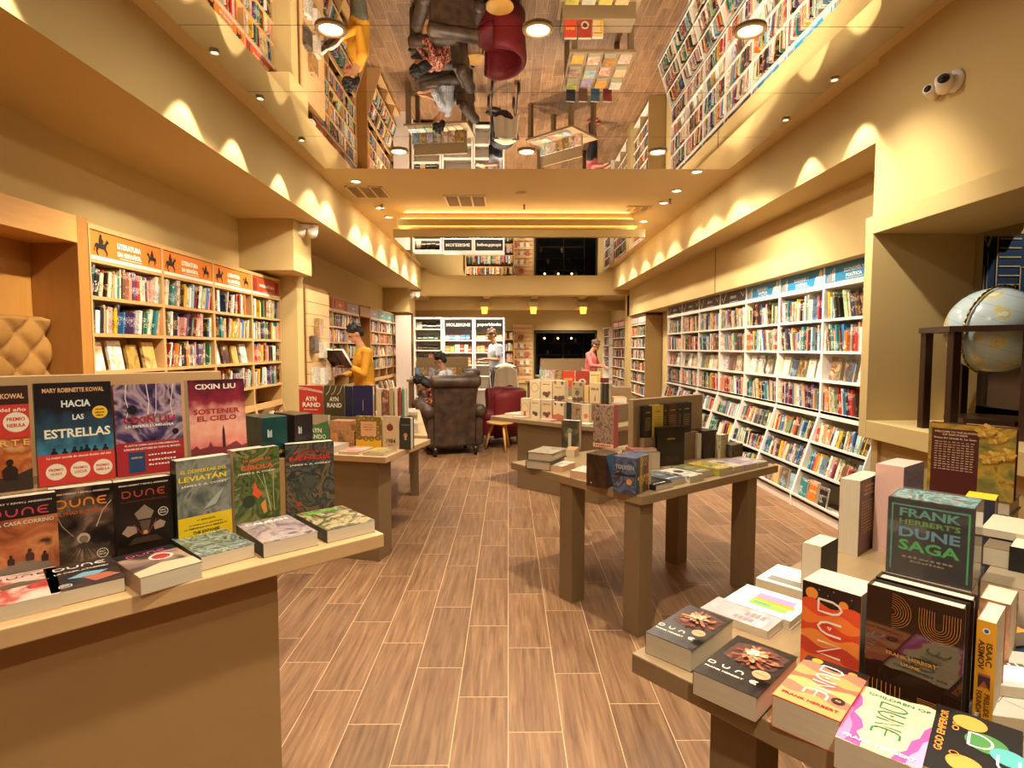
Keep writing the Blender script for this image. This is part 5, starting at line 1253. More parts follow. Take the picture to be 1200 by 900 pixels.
rowbooks(SO, SA, .30, SZ, [
    (324, 353, .235, '#b0563e', [('r',.1,.6,.9,.85,'#c98a6a')], 'brick red hardback mostly hidden behind the small boxed sets', {'T': .06}),
    (355, 384, .225, '#3f7d48', [('t','AYN',.5,.5,.46,.15,'#f3ead6'),('t','RAND®',.52,.3,.78,.15,'#f3ead6'),('p',[(0,.7),(.5,.68),(1,.82),(1,1),(0,1)],'#b09a80')], 'green hardback with large white capitals in the front row', {'T': .04, 'hard': True}),
    (386, 414, .115, art(['#7a5a38','#c9945c','#3c3024'], 14, seed=53), [('p',[(.2,.1),(.35,.2),(.3,.8),(.15,.9)],'#d88a5c')], 'brown boxed set with a dancing figure, lower of two', {'T': .12, 'box': True, 'name': 'boxed_set', 'cat': 'boxed set'}),
    (416, 446.5, .225, art(['#c9a24a','#8a6a2a','#d8b468'], 20, seed=54), [('r',.2,.36,.8,.84,'#d9a878'),('m','NOVELAS',.5,.74,.4,.03,'#7a4a2a'),('m','COMPLETAS',.5,.66,.4,.03,'#7a4a2a'),('m','TOMO',.5,.58,.3,.03,'#7a4a2a'),('r',0,0,1,.27,'#e6b52a')] +
        [('ring',x,z,.08,.03,'#6b5a1e') for x, z in ((.12,.9),(.35,.93),(.65,.93),(.88,.9),(.1,.7),(.9,.7),(.1,.5),(.9,.5),(.15,.33),(.4,.3),(.62,.3),(.86,.33))], 'ornate yellow hardback with a peach centre panel', {'T': .05, 'hard': True}),
    (447.5, 467.5, .23, '#cdb490', [('c',.45,.66,.2,'#7d2f28'),('s',[(.45,.74),(.47,.82)],.04,'#7d2f28'),('t','1984',.5,.24,.56,.15,'#4a3a2c'),('m','una novela',.5,.12,.4,.03,'#4a3a2c')], 'cream hardback with a dark red round fruit and tall numerals', {'T': .04, 'hard': True}),
    (468.5, 481, .225, '#2f302c', [('c',.5,.45,.2,'#b8824a'),('p',[(.38,.3),(.62,.3),(.55,.5),(.45,.5)],'#c99a5c'),('r',.1,.76,.9,.78,'#8a8a80')], 'dark grey hardback with a small golden emblem, end of the front row', {'T': .06, 'hard': True})])
p_ = lineY(385.5, SO, Vector((math.cos(SA), math.sin(SA),0)), Vector((-math.sin(SA), math.cos(SA),0)), .30); p_.z = SZ+.1155
make_book('boxed_set', p_, SA, .165, .07, .12, art(['#c9946a','#a87850'], 20, seed=55), box=True, label='peach patterned box lying on the brown boxed set', cat='boxed set')
for k, (x0, w, T, c, lab) in enumerate(((-.74,.15,.035,['#d8c8a8','#8a7a60'],'white-topped book lying before the brown boxes on the second counter'), (-.56,.16,.045,['#8a8a84','#c9c0b0'],'grey-covered book lying before the ornate yellow hardback'), (-.36,.15,.02,['#e8dcc8','#b8544a'],'cream and red booklet lying before the round-fruit hardback'), (-.18,.15,.02,['#e0c060','#3a4a5a'],'yellow and blue booklet lying at the corner of the second counter'))):
    make_book('paperback_book', SC(x0, .03, SZ), SA, w, .21, T, art(c, 10, seed=60+k), lying=True, label=lab, els=[('r',.1,.1,.9,.16,c[1])])
make_book('paperback_book', SC(-1.16, .04, SZ), SA, .36, .22, .03, art(['#e6d8be','#c0a880'], 10, seed=66), lying=True, label='pale large-format book lying near the wall end of the second counter')
# piles on the joined table
pr = random.Random(5)
for k in range(4):
    x = -.55+.02*k; 
for i, (x, y, n) in enumerate(((-.26,.12,3),(-.25,.62,4),(-.25,1.1,3))):
    zz = SZ
    for j in range(n):
        h = .025 + .01*((i+j) % 2)
        make_book('paperback_book', TC(x, y, zz), TA + R(pr.uniform(-4,4)), .19, .24, h, art([['#efe3cd','#c9b08a'],['#d8c8b0','#8a6a5a'],['#e8d8c0','#7a8a8a']][(i+j)%3], 8, seed=i+j), lying=True,
            label='%s pale book of the %s pile on the pale table beside the brown armchair' % (['lowest','second','third','topmost'][j], ['first','second','third'][i]))
        zz += h+.001
rowbooks(TO, TA, .55, SZ, [(444+5*k, 448.6+5*k, .24-.01*(k % 3), ['#c9b48c','#6a5a4a','#d8c8ac','#8a8a6a','#b8a07a','#4a6a5a','#d8cdb8','#a83a34'][k], [], '%s upright book from the wall side in the row on the pale table' % ORD[k], {'T': .12}) for k in range(7)])
rs_ = [(470, .0, '#3a2a30'), ]
for k in range(3):
    make_book('paperback_book', TC(-.62+.05*k, 1.5, SZ), TA, .035, .21, .14, flat(['#b8473a','#8a3a34','#2c2434'][k]), lean=R(0), label='%s leaning book at the far end of the pale table' % ['light red','dark red','dark purple'][k])

# ------------------------------------------------------------------ block counter in the centre
CA = R(-42); CO = Vector((-.19, 6.0, 0))
Ce = Vector((math.cos(CA), math.sin(CA), 0)); Cn = Vector((-math.sin(CA), math.cos(CA), 0))
def CC(s, t_, z): return CO + Ce*s + Cn*t_ + Vector((0,0,z))
tb = empty('display_counter', CO, (0,0,CA), 'taupe block counter of cream-coloured novels behind the middle table', 'display counter')
MB().box(0,0,SZ-.04,1.45,.85,SZ).build('counter_top', TAUPET, tb, bevel=.003)
MB().box(.34,.04,0,1.32,.78,SZ-.04).build('body', TAUPE, tb, bevel=.003)
tag(MB().box(0,0,0,1.0,.24,.17).build('book_riser', TAUPE, loc=CC(.28,.40,SZ), rot=(0,0,CA)), 'low riser under the second row of cream novels', 'riser')
fl = [('c',.3,.3,.16,'#6a4a44'),('c',.55,.25,.2,'#4a4a3c'),('c',.75,.34,.14,'#8a4a44'),('m','CLASICOS',.5,.78,.7,.05,'#6a4a34')]
fl2 = [('c',.2,.9,.1,'#8a4038'),('c',.8,.88,.12,'#5a5a44'),('c',.25,.12,.16,'#4a443c'),('c',.6,.1,.2,'#6a3a38'),('c',.85,.16,.14,'#4a4a3c'),('m','NOVELA',.5,.66,.56,.05,'#6a4a34')]
rowbooks(CO, CA, .14, SZ, [
    (610.5, 620, .20, '#dcc49a', [('ring',.5,.52,.42,.03,'#5a5a34'),('p',[(.35,.1),(.65,.1),(.6,.35),(.4,.35)],'#8a5a3c')], 'cream novel with a green frame, first in the lower row', {'T':.05}),
    (622.5, 633, .195, '#e0caa0', [('m','AUSTEN',.5,.82,.7,.05,'#7a4a34')] + fl[:2], 'cream novel with a small tree print, lower row', {'T':.05}),
    (634.5, 647, .20, '#d8bc94', fl, 'cream novel with dark flowers at its foot, lower row', {'T':.05}),
    (648.5, 661, .185, '#dfc79c', [('p',[(0,0),(1,0),(1,.3),(.5,.4),(0,.3)],'#b8694a')] + fl2[:2], 'cream and coral novel, lower row', {'T':.05}),
    (664, 670, .19, '#2b2926', [], 'narrow black book in the lower row of the cream novels', {'T':.05}),
    (670.5, 680.5, .185, art(['#6a5440','#a88a68','#4a3a30'], 14, seed=71), [], 'brown novel beside the black one in the lower row', {'T':.05}),
    (682, 690.5, .185, '#e2c8a0', [('c',.6,.4,.3,'#c9704a'),('r',0,0,1,.1,'#b8443a')], 'cream novel with an orange sun shape, end of the lower row', {'T':.05})])
rowbooks(CO, CA, .42, SZ+.171, [
    (621, 632.5, .20, '#d9c096', [('ring',.5,.6,.36,.04,'#8a6a3a')], 'tan novel at the wall side of the second row', {'T':.05}),
    (634, 647, .205, '#d8bd92', fl, 'cream flowered novel in the second row', {'T':.05}),
    (648, 662, .205, '#cbb088', fl2, 'beige flowered novel in the second row', {'T':.06}),
    (670, 683.5, .20, '#a8906c', fl2 + [('c',.5,.45,.2,'#5a5a4a')], 'brownish flowered novel in the second row', {'T':.05}),
    (685, 690, .17, '#d9b070', [], 'small golden book in the second row', {'T':.05}),
    (691, 704, .20, '#d6b98c', [('m','TITULO',.5,.7,.7,.14,'#8a5a34'),('p',[(.45,.1),(.55,.1),(.52,.4),(.48,.4)],'#8a3a2c')], 'cream lettered novel in the second row', {'T':.05}),
    (705.5, 714, .20, '#26241f', [('r',.4,0,.5,1,'#6a5a3a')], 'black pair of spines at the end of the second row', {'T':.05})])
for k, (s_, w, c) in enumerate(((.28,.14,'#b8443a'),(.62,.16,'#c94a4a'),(.9,.15,'#3a3a3a'),(1.08,.14,'#d8c8b0'))):
    make_book('paperback_book', CC(s_, .02, SZ), CA, w, .11, .018, art([c,'#e8d8c0'], 12, seed=k), lying=True, label='%s booklet lying at the foot of the cream novels' % ['red and cream','bright red','charcoal','pale'][k])
for k in range(3):
    make_book('paperback_book', CC(.02+.0*k, .2+.2*k, SZ), CA, .2, .17, .016, art([['#e6d8c0','#b8705a'],['#efe6d4','#8a9a9a'],['#d8c0a0','#c05a4a']][k], 8, seed=80+k), lying=True, label='thin %s magazine lying at the free end of the centre counter' % ['coral','white','tan'][k])

# two tables behind the centre counter
def small_table(x, y, w, d, lab, ang=0, z=.72):
    tb = empty('display_table', (x, y, 0), (0,0,ang), lab, 'table')
    MB().box(0,0,z-.04,w,d,z).build('tabletop', TAUPET, tb)
    for (a, b) in ((.03,.03),(w-.11,.03),(.03,d-.11),(w-.11,d-.11)): MB().box(a,b,0,a+.08,b+.08,z-.04).build('leg', TAUPE, tb)
    return tb
small_table(.62, 6.95, 1.0, .75, 'narrow table of red and cream novels behind the centre counter')
tag(MB().box(0,0,0,.9,.32,.2).build('book_riser', TAUPE, loc=(.66,7.3,.72)), 'riser under the red novels behind the centre counter', 'riser')
rowbooks(Vector((.62, 6.95, 0)), 0, .38, .921, [
    (659, 673.5, .21, '#b8402c', [('m','DUELO',.5,.5,.7,.16,'#e8a040')], 'orange-red novel with yellow letters on the top row', {'T':.05}),
    (675, 690, .21, '#9a3428', [('c',.5,.3,.3,'#cdb494'),('c',.5,.3,.18,'#4a3a34')], 'red novel with a round grey portrait on the top row', {'T':.05}),
    (691, 703.5, .20, '#d8b47c', [('r',.1,.75,.9,.8,'#8a3a2c'),('r',.7,0,.95,.7,'#c99a3c')], 'cream and gold novel on the top row', {'T':.05})])
for k in range(4):
    make_book('paperback_book', (.68+.2*k, 6.98, .72), 0, .16, .22, .1, art([['#c9b04a','#5a6a3a'],['#8a9a94','#c9b08a'],['#c9a83a','#7a8a5a'],['#d0a870','#a87a4a']][k], 12, seed=k+90), lying=True, label='thick %s book lying on the narrow table behind the cream novels' % ['yellow-green','grey','golden','tan'][k])
small_table(.88, 8.5, .95, 1.25, 'table of colourful paperbacks lying flat between red armchair and white bookcases')
cols2 = [('#d8b43a','#e8902a'),('#e6d8b8','#c9503a'),('#2a2420','#d8903a'),('#e0d0b8','#d87a5a'),('#c9b04a','#7a3a6a'),('#3a9ad0','#e8c84a'),('#a82a2a','#e8d0b8'),('#d8c8a0','#c99a5a'),('#c9c04a','#5a5a4a'),('#8ab0c9','#b86a8a'),('#d86a3a','#e8b43a'),('#e8dcc8','#b8a890')]
nm = ['yellow','cream and red','black and orange','peach','yellow and plum','bright blue','dark red','tan','lime','pale blue','orange','white']
for k in range(12):
    i, j = k % 4, k // 4
    make_book('paperback_book', (.92+.23*i, 8.54+.38*j, .72), 0, .17, .24, .03+.02*(k % 3), art(list(cols2[k]), 10, seed=k+100), lying=True, label='%s paperback lying on the table of flat colourful paperbacks' % nm[k])
for k in range(4):
    make_book('paperback_book', (.95+.2*k, 9.66, .72), R(8), .14, .2, .03, flat(['#2a2c34','#6a4a34','#3a5a6a','#7a2f2a'][k]), label='%s upright paperback at the back of the table of flat paperbacks' % ['black','brown','blue-grey','dark red'][k])

# ------------------------------------------------------------------ seating
LEATH = flat('#5c4330', .42, var=.18, coat=.15); LEATHD = flat('#4a3628', .45, var=.18)
def leather():
    m, nt, b = _new('worn_leather'); N = nt.nodes; L = nt.links
    tc = N.new('ShaderNodeTexCoord'); n = N.new('ShaderNodeTexNoise'); n.inputs['Scale'].default_value = 9; n.inputs['Detail'].default_value = 8
    L.new(tc.outputs['Object'], n.inputs['Vector'])
    r = N.new('ShaderNodeValToRGB'); e = r.color_ramp.elements; e[0].position = .3; e[0].color = (*hexc('#241811'), 1); e[1].position = .75; e[1].color = (*hexc('#543e2b'), 1)
    L.new(n.outputs['Fac'], r.inputs[0]); L.new(r.outputs[0], b.inputs['Base Color']); b.inputs['Roughness'].default_value = .5
    bp = N.new('ShaderNodeBump'); bp.inputs['Strength'].default_value = .25; bp.inputs['Distance'].default_value = .01; L.new(n.outputs['Fac'], bp.inputs['Height']); L.new(bp.outputs[0], b.inputs['Normal'])
    return m
LEA = leather()
def wing_chair(loc, ang, lab):
    """local: faces +y, back at y=0; x from -.35 to .35"""
    t = empty('wing_armchair', loc, (0,0,ang), lab, 'armchair', 'brown leather armchairs')
    # back: tapering board with a roll on top
    mb = MB()
    prof = []
    n = 10
    for j in range(n+1):
        z = .12 + (.98-.12)*j/n; w = .285 + .04*max(0, (z-.7)/.28)**2; y = .16 - .14*(z-.16)
        prof.append((w, y, z))
    for w, y, z in prof: mb.v += [(-w, y, z), (w, y, z), (w, y+.16, z), (-w, y+.16, z)]
    for j in range(n):
        a = 4*j; b = a+4
        mb.f += [(a,a+1,b+1,b),(a+1,a+2,b+2,b+1),(a+2,a+3,b+3,b+2),(a+3,a,b,b+3)]; mb.m += [0]*4; mb.sm += [False]*4
    mb.f += [(3,2,1,0),(4*n,4*n+1,4*n+2,4*n+3)]; mb.m += [0,0]; mb.sm += [False, False]
    back = mb.build('backrest', LEA, t, bevel=.02)
    mb = MB()
    Mr = Matrix.Translation((-.335, .075, .985)) @ Matrix.Rotation(R(90), 4, 'Y')
    mb.lathe([(.02,0),(.07,.01),(.085,.05),(.08,.3),(.08,.37),(.085,.62),(.07,.66),(.02,.67)], 24, M=Mr).build('top_roll', LEA, back)
    for s in (-1, 1):
        MB().box(s*.33-.05,.12,.12,s*.33+.05,.82,.56).build('arm', LEA, t, bevel=.03)
        Ma = Matrix.Translation((s*.35, .1, .58)) @ Matrix.Rotation(R(-90), 4, 'X')
        MB().lathe([(.02,0),(.085,.01),(.09,.06),(.085,.6),(.085,.7),(.06,.73),(.01,.735)], 22, M=Ma).build('arm_roll', LEA, t)
        for y in (.1, .72): MB().lathe([(.022,0),(.034,.12)], 12, M=Matrix.Translation((s*.27, y, 0))).build('leg', flat('#1c120c', .3), t)
    MB().box(-.285,.14,.12,.285,.80,.36).build('seat_base', LEA, t, bevel=.02)
    MB().box(-.275,.2,.36,.275,.82,.48).build('seat_cushion', LEA, t, bevel=.05)
    return t
wing_chair((-.67, 7.45, 0), R(17), 'worn brown leather armchair seen from behind, its tall rolled back to the aisle')
wing_chair((-.55, 8.75, 0), R(82), 'brown leather armchair with the seated woman, side on to the red tub chair')
wing_chair((-.58, 9.95, 0), R(76), 'brown leather armchair with the seated man, farther from the aisle')
# red tub armchair facing left
RED = flat('#74161b', .6, var=.12)
t = empty('tub_armchair', (-.12, 8.72, 0), (0,0,R(100)), 'deep red tufted tub armchair with a rolled rim', 'armchair')
mb = MB(); na = 40; rings = [(1.0,.14,0),(1.0,.42,0),(1.02,.60,0),(1.06,.70,0),(1.05,.775,0),(.97,.81,0),(.86,.79,0),(.80,.70,0),(.79,.45,0),(.79,.40,0)]
def tubpt(a, s, z):   # open towards +y
    x = .50*math.cos(a); y = .34*math.sin(a)
    if math.sin(a) > -.0: y = .30*math.sin(a) if False else y
    return (x*s, y*s, z)
angs = [PI - R(-28) + (PI + 2*R(28)) * 0 for _ in ()]
A0, A1 = R(152), R(388)
for s_, z, _ in rings:
    for i in range(na+1):
        a = A0 + (A1-A0)*i/na; mb.v.append((.50*s_*math.cos(a), .36*s_*math.sin(a) + (.0), z - .05*max(0, math.sin(a))))
m_ = len(rings)
for k in range(m_):
    k2 = (k+1) % m_
    for i in range(na):
        a = k*(na+1)+i; b = k2*(na+1)+i
        mb.f.append((a, a+1, b+1, b)); mb.m.append(0); mb.sm.append(True)
mb.f.append(tuple(k*(na+1) for k in range(m_))); mb.m.append(0); mb.sm.append(False)
mb.f.append(tuple(k*(na+1)+na for k in reversed(range(m_)))); mb.m.append(0); mb.sm.append(False)
sh = mb.build('rim_and_back', RED, t)
MB().prism([(.40*math.cos(2*PI*i/24), .02+.30*math.sin(2*PI*i/24)+(.04 if math.sin(2*PI*i/24)>0 else 0)) for i in range(24)], .14, .36).build('seat_base', RED, t)
MB().prism([(.39*math.cos(2*PI*i/24), .05+.31*math.sin(2*PI*i/24)) for i in range(24)], .36, .46).build('seat_cushion', RED, t, bevel=.03)
mb = MB()
for i in range(9):
    for j in range(2):
        a = A0 + (A1-A0)*(i+.5*(j%2)+.5)/9.5; mb.ball((.50*.79*math.cos(a), .36*.79*math.sin(a), .52+.13*j), .014, 8)
mb.build('button', RED, sh)
for x, y in ((-.34,-.2),(.34,-.2),(-.34,.24),(.34,.24)): MB().lathe([(.016,0),(.026,.15)], 12, M=Matrix.Translation((x,y,0))).build('leg', flat('#1c120c', .3), t)
def stool(x, y, lab, r=.19, z=.40):
    t = empty('round_stool', (x, y, 0), (0,0,R(25)), lab, 'stool', 'round wooden side tables')
    YW = wood('#d69a45', '#e6b25e', 5, .35, (1,.15,1))
    MB().lathe([(r-.01,z-.03),(r,z-.025),(r,z-.005),(r-.008,z)], 32).build('top', YW, t)
    for k in range(3):
        a = 2*PI*k/3 + .5
        MB().tube((r*.6*math.cos(a), r*.6*math.sin(a), z-.03), (r*1.1*math.cos(a), r*1.1*math.sin(a), 0), .02, .014, 12).build('leg', YW, t)
stool(-.12, 8.0, 'low round yellow wooden side table between brown and red armchairs')
stool(-.50, 9.42, 'low round yellow wooden side table behind the red tub armchair', z=.4)

# ------------------------------------------------------------------ people
SKIN = flat('#c08a66', .5, var=.04); SKIN2 = flat('#b57f5c', .5, var=.04)
def person(loc, ang, sc, lab, pose, hair_col, top_m, leg_m, sleeve=1.0, shoes=flat('#2a2320', .5), hair='short', top_name='shirt', vox=.011, extra=None, skin=None):
    """pose: joints in metres for a 1.75 m body that faces -y"""
    skin = skin or SKIN
    J = dict(pel=(0,.02,.95), chest=(0,.0,1.28), neck=(0,.01,1.46), head=(0,-.03,1.63), hipL=(.09,.02,.92), hipR=(-.09,.02,.92), kneL=(.10,-.01,.50), kneR=(-.10,-.01,.50), ankL=(.10,.03,.09), ankR=(-.10,.03,.09),
             shL=(.185,.01,1.40), shR=(-.185,.01,1.40), elL=(.23,.03,1.12), elR=(-.23,.03,1.12), wrL=(.22,-.05,.88), wrR=(-.22,-.05,.88), fwd=(0,-1,0), hdL=(0,-.2,-1), hdR=(0,-.2,-1))
    J.update(pose); V = {k: Vector(v) for k, v in J.items()}
    t = empty('person', loc, (0,0,ang), lab, 'person'); t.scale = (sc, sc, sc)
    f = V['fwd'].normalized()          # where the face looks
    upv = (V['head'] - V['neck']).normalized(); upv = (upv - f*upv.dot(f)).normalized()
    rt = f.cross(upv).normalized()
    Hm = Matrix((( -rt.x, -f.x, upv.x, V['head'].x), (-rt.y, -f.y, upv.y, V['head'].y), (-rt.z, -f.z, upv.z, V['head'].z), (0,0,0,1)))
    # head local: x side, -y face, z up
    mb = MB()
    mb.ball((0,.01,.03), (.074,.092,.092), 20, M=Hm).ball((0,-.02,-.05), (.056,.066,.062), 18, M=Hm).ball((0,-.03,-.085), (.03,.04,.026), 12, M=Hm)
    mb.ball((0,-.098,-.025), (.012,.018,.018), 10, M=Hm).tube(Hm @ Vector((0,-.083,.015)), Hm @ Vector((0,-.104,-.025)), .008, .011, 8)
    for s in (-1, 1): mb.ball((s*.074,.012,-.01), (.012,.02,.032), 10, M=Hm); mb.ball((s*.03,-.074,.028), (.022,.014,.008), 8, M=Hm)
    mb.ball((0,-.085,-.058), (.024,.012,.008), 8, M=Hm)
    mb.capsule(V['neck']-Vector((0,0,.04)), V['head'] + (V['neck']-V['head'])*.35, .058, .05, 14)
    # torso
    mb.capsule(V['pel'], V['chest'], .115, .125, 16); mb.capsule(V['chest'], V['neck']-Vector((0,0,.05)), .12, .07, 14); mb.capsule(V['shL'], V['shR'], .055, .055, 12)
    mb.ball(V['chest']+Vector((0,0,.02)), (.165,.11,.16), 16); mb.ball(V['pel'], (.16,.115,.13), 16)
    for s in 'LR':
        mb.capsule(V['hip'+s], V['kne'+s], .085, .055, 14); mb.capsule(V['kne'+s], V['ank'+s], .054, .036, 12)
        mb.capsule(V['sh'+s], V['el'+s], .05, .039, 12); mb.capsule(V['el'+s], V['wr'+s], .038, .026, 12)
        # hand with palm, four fingers and a thumb
        hd = V['hd'+s].normalized(); w = V['wr'+s]
        side = hd.cross(Vector((0,0,1))); side = (side if side.length > .1 else Vector((1,0,0))).normalized()
        nrm = side.cross(hd).normalized()
        for q in (-.022,-.007,.008,.023): mb.capsule(w + side*q*.6, w + hd*.085 + side*q, .014, .012, 8)
        for q, L_ in ((-.028,.062),(-.0095,.078),(.0095,.074),(.028,.058)):
            a = w + hd*.085 + side*q; b = a + hd*L_*.55 - nrm*.008; c = b + hd*L_*.4 - nrm*.022
            mb.capsule(a, b, .0095, .0085, 8); mb.capsule(b, c, .0085, .0075, 8)
        a = w + hd*.02 + side*(-.025 if s == 'L' else .025); b = a + hd*.035 + side*(-.03 if s == 'L' else .03); mb.capsule(a, b, .013, .011, 8); mb.capsule(b, b + hd*.032 + side*(-.006 if s == 'L' else .006), .011, .009, 8)
    body = mb.build('body', skin, t, remesh=vox, smooth_it=3)
    for s in (-1, 1):
        e = MB().ball((s*.03,-.083,.012), (.011,.006,.007), 10, M=Hm).build('eye', flat('#1d1512', .2), t)
    MB().poly([tuple(Hm @ Vector(p)) for p in ((-.022,-.0985,-.056),(0,-.1015,-.053),(.022,-.0985,-.056),(0,-.101,-.064))]).build('mouth', flat('#8a4a40'), t)
    # hair
    hm = MB()
    if hair in ('short', 'long', 'bun'):
        hm.ball((0,.025,.055), (.086,.098,.085), 20, M=Hm).ball((0,.07,.0), (.072,.05,.075), 16, M=Hm)
        for k in range(26):
            a = 2*PI*k/13; z = .07 + .05*(k // 13)
            hm.ball((.07*math.cos(a)*(1-.3*(k//13)), .03+.085*math.sin(a)*(1-.35*(k//13)), z+.02*math.sin(k*2.3)), .024, 8, M=Hm)
        if hair == 'long': hm.ball((0,.06,-.08), (.085,.06,.14), 16, M=Hm); hm.ball((.06,.02,-.06), (.03,.05,.12), 12, M=Hm).ball((-.06,.02,-.06), (.03,.05,.12), 12, M=Hm)
        if hair == 'bun': hm.ball((0,.12,.05), (.045,.045,.045), 12, M=Hm)
    hm.build('hair', flat(hair_col, .55, var=.15), t, remesh=.009)
    # clothes
    c = MB()
    c.capsule(V['pel']+Vector((0,0,.0)), V['chest'], .135, .142, 16).capsule(V['chest'], V['neck']-Vector((0,0,.06)), .135, .085, 14).capsule(V['shL'], V['shR'], .068, .068, 12)
    c.ball(V['chest']+Vector((0,0,.02)), (.182,.128,.17), 16).ball(V['pel'], (.172,.13,.13), 16)
    for s in 'LR':
        if sleeve >= 1:
            c.capsule(V['sh'+s], V['el'+s], .064, .052, 12).capsule(V['el'+s], V['el'+s] + (V['wr'+s]-V['el'+s])*.92, .051, .038, 12)
        else:
            c.capsule(V['sh'+s], V['sh'+s] + (V['el'+s]-V['sh'+s])*(sleeve+.35), .066, .060, 12)
    c.build(top_name, top_m, t, remesh=vox, smooth_it=2)
    c = MB()
    c.ball(V['pel']-Vector((0,0,.04)), (.166,.125,.12), 16)
    for s in 'LR': c.capsule(V['hip'+s], V['kne'+s], .100, .070, 14).capsule(V['kne'+s], V['kne'+s] + (V['ank'+s]-V['kne'+s])*.95, .069, .052, 12)
    c.build('trousers', leg_m, t, remesh=vox, smooth_it=2)
    for s in 'LR':
        a = V['ank'+s]; MB().ball(a + Vector((0,-.06,-.04)), (.048,.135,.045), 14).ball(a + Vector((0,.03,-.03)), (.042,.05,.06), 12).build('shoe', shoes, t)
    return t
# man in yellow: faces -x (towards the oak bookcases)
a_ = R(-66)
YEL = flat('#c98d1e', .8, var=.08)
pm = person((-1.87, 7.42, 0), a_, .965, 'young man in a mustard sweater standing and reading an open book by the oak bookcases',
    dict(head=(0,-.10,1.655), neck=(0,-.01,1.485), fwd=(0,-1,-.62), shL=(.19,.02,1.415), shR=(-.19,.02,1.415), elL=(.23,-.03,1.14), elR=(-.24,-.02,1.12), wrL=(.13,-.22,1.24), wrR=(-.06,-.24,1.12), hdL=(-.35,-1,.1), hdR=(.45,-1,.05)),
    '#15100e', YEL, flat('#5e5a48', .8), vox=.009)
mb = MB()
for s in (-1, 1): put_stroke(mb, [(s*.033+.02*math.cos(2*PI*k/12), .03-.02+.016*math.sin(2*PI*k/12)) for k in range(12)], .004, 0, closed=True)
# open book in his hands
bk = empty('open_book', (0, 0, 0), label='open black and red book held by the man in the mustard sweater', cat='book')
_n = Vector((.50, .66, .56)).normalized(); _y = (Vector((0,0,1)) - _n*_n.z).normalized(); _x = _y.cross(_n)
_c = Vector((-2.13, 7.16, 1.285)) - _y*.125
bk.matrix_world = Matrix(((_x.x,_y.x,_n.x,_c.x),(_x.y,_y.y,_n.y,_c.y),(_x.z,_y.z,_n.z,_c.z),(0,0,0,1)))
mb = MB()
for s in (-1, 1):
    n = 6
    pts = [(s*.19*k/n, .03*math.sin(PI*.5*min(1, k/2.2))*(1 if k < 5 else .8)) for k in range(n+1)]
    vs = [(x, -.0, z+.012) for x, z in pts] + [(x, .25, z+.012) for x, z in pts] + [(x, 0, .004) for x, z in pts] + [(x, .25, .004) for x, z in pts]
    m_ = n+1
    fs = []
    for k in range(n):
        fs += [(k,k+1,m_+k+1,m_+k), (2*m_+k, 3*m_+k, 3*m_+k+1, 2*m_+k+1), (k, 2*m_+k, 2*m_+k+1, k+1), (m_+k, m_+k+1, 3*m_+k+1, 3*m_+k)]
    fs += [(n, 2*m_+n, 3*m_+n, m_+n)]
    mb.add(vs, fs, 0, True)
mb.build('pages', flat('#f6eee0', .7), bk)
MB().box(-.2,-.006,-.002,-.02,.256,.004).box(.02,-.006,-.002,.2,.256,.004).box(-.02,-.006,-.006,.02,.256,-.001).build('cover', art(['#120e0d','#1a1210','#8a2018'], 5, seed=3), bk)
# grey shirt man further back
person((-.29, 12.3, 0), R(-62), 1.03, 'man in a pale grey short-sleeved shirt standing before the stationery shelves', dict(head=(0,-.08,1.635), fwd=(0,-1,-.5), elL=(.22,-.04,1.14), elR=(-.23,-.02,1.12), wrL=(.10,-.28,1.16), wrR=(-.10,-.27,1.12), hdL=(-.3,-1,0), hdR=(.3,-1,0)),
    '#6b5340', flat('#aeb4c0', .8), flat('#23252c', .8), sleeve=.3, vox=.013)
b_ = make_book('notebook', Vector((-.29, 12.3, 0)) + Matrix.Rotation(R(-62), 3, 'Z') @ Vector((-.09, -.42, 1.15)), R(-62), .17, .03, .22, flat('#a83a2c'), label='red notebook held by the man in the pale grey shirt', cat='notebook')
# woman in pink
person((1.84, 12.85, 0), R(62), .91, 'woman in a pink top with hair tied back, looking down by the far tables', dict(head=(0,-.12,1.62), fwd=(0,-1,-.7), elL=(.24,-.1,1.14), elR=(-.24,-.1,1.14), wrL=(.12,-.3,1.12), wrR=(-.12,-.3,1.12), hdL=(-.3,-1,-.3), hdR=(.3,-1,-.3)),
    '#5a4030', flat('#cf6f6c', .8), flat('#26262c', .8), hair='bun', vox=.013, shoes=flat('#b8605c', .5))
# seated man and woman
seat = dict(pel=(0,.0,.56), chest=(0,-.02,.86), neck=(0,-.06,1.04), hipL=(.09,-.02,.55), hipR=(-.09,-.02,.55), kneL=(.12,-.44,.54), kneR=(-.12,-.44,.54), ankL=(.12,-.42,.09), ankR=(-.12,-.46,.09),
    shL=(.185,-.04,.98), shR=(-.185,-.04,.98), elL=(.23,-.16,.76), elR=(-.23,-.16,.76), wrL=(.08,-.36,.72), wrR=(-.08,-.36,.72), hdL=(-.3,-1,0), hdR=(.3,-1,0))
sd = dict(seat); sd.update(head=(0,-.14,1.20), fwd=(0,-1,-.5))
def striped():
    m, nt, b = _new('patterned_cloth'); N = nt.nodes; L = nt.links
    tc = N.new('ShaderNodeTexCoord'); n = N.new('ShaderNodeTexWave'); n.inputs['Scale'].default_value = 22; n.inputs['Distortion'].default_value = 6
    L.new(tc.outputs['Object'], n.inputs['Vector'])
    r = N.new('ShaderNodeValToRGB'); e = r.color_ramp.elements; e[0].position = .1; e[0].color = (*hexc('#8f9bb0'), 1); e[1].position = .35; e[1].color = (*hexc('#e6e6ea'), 1)
    L.new(n.outputs['Fac'], r.inputs[0]); L.new(r.outputs[0], b.inputs['Base Color']); b.inputs['Roughness'].default_value = .8; return m
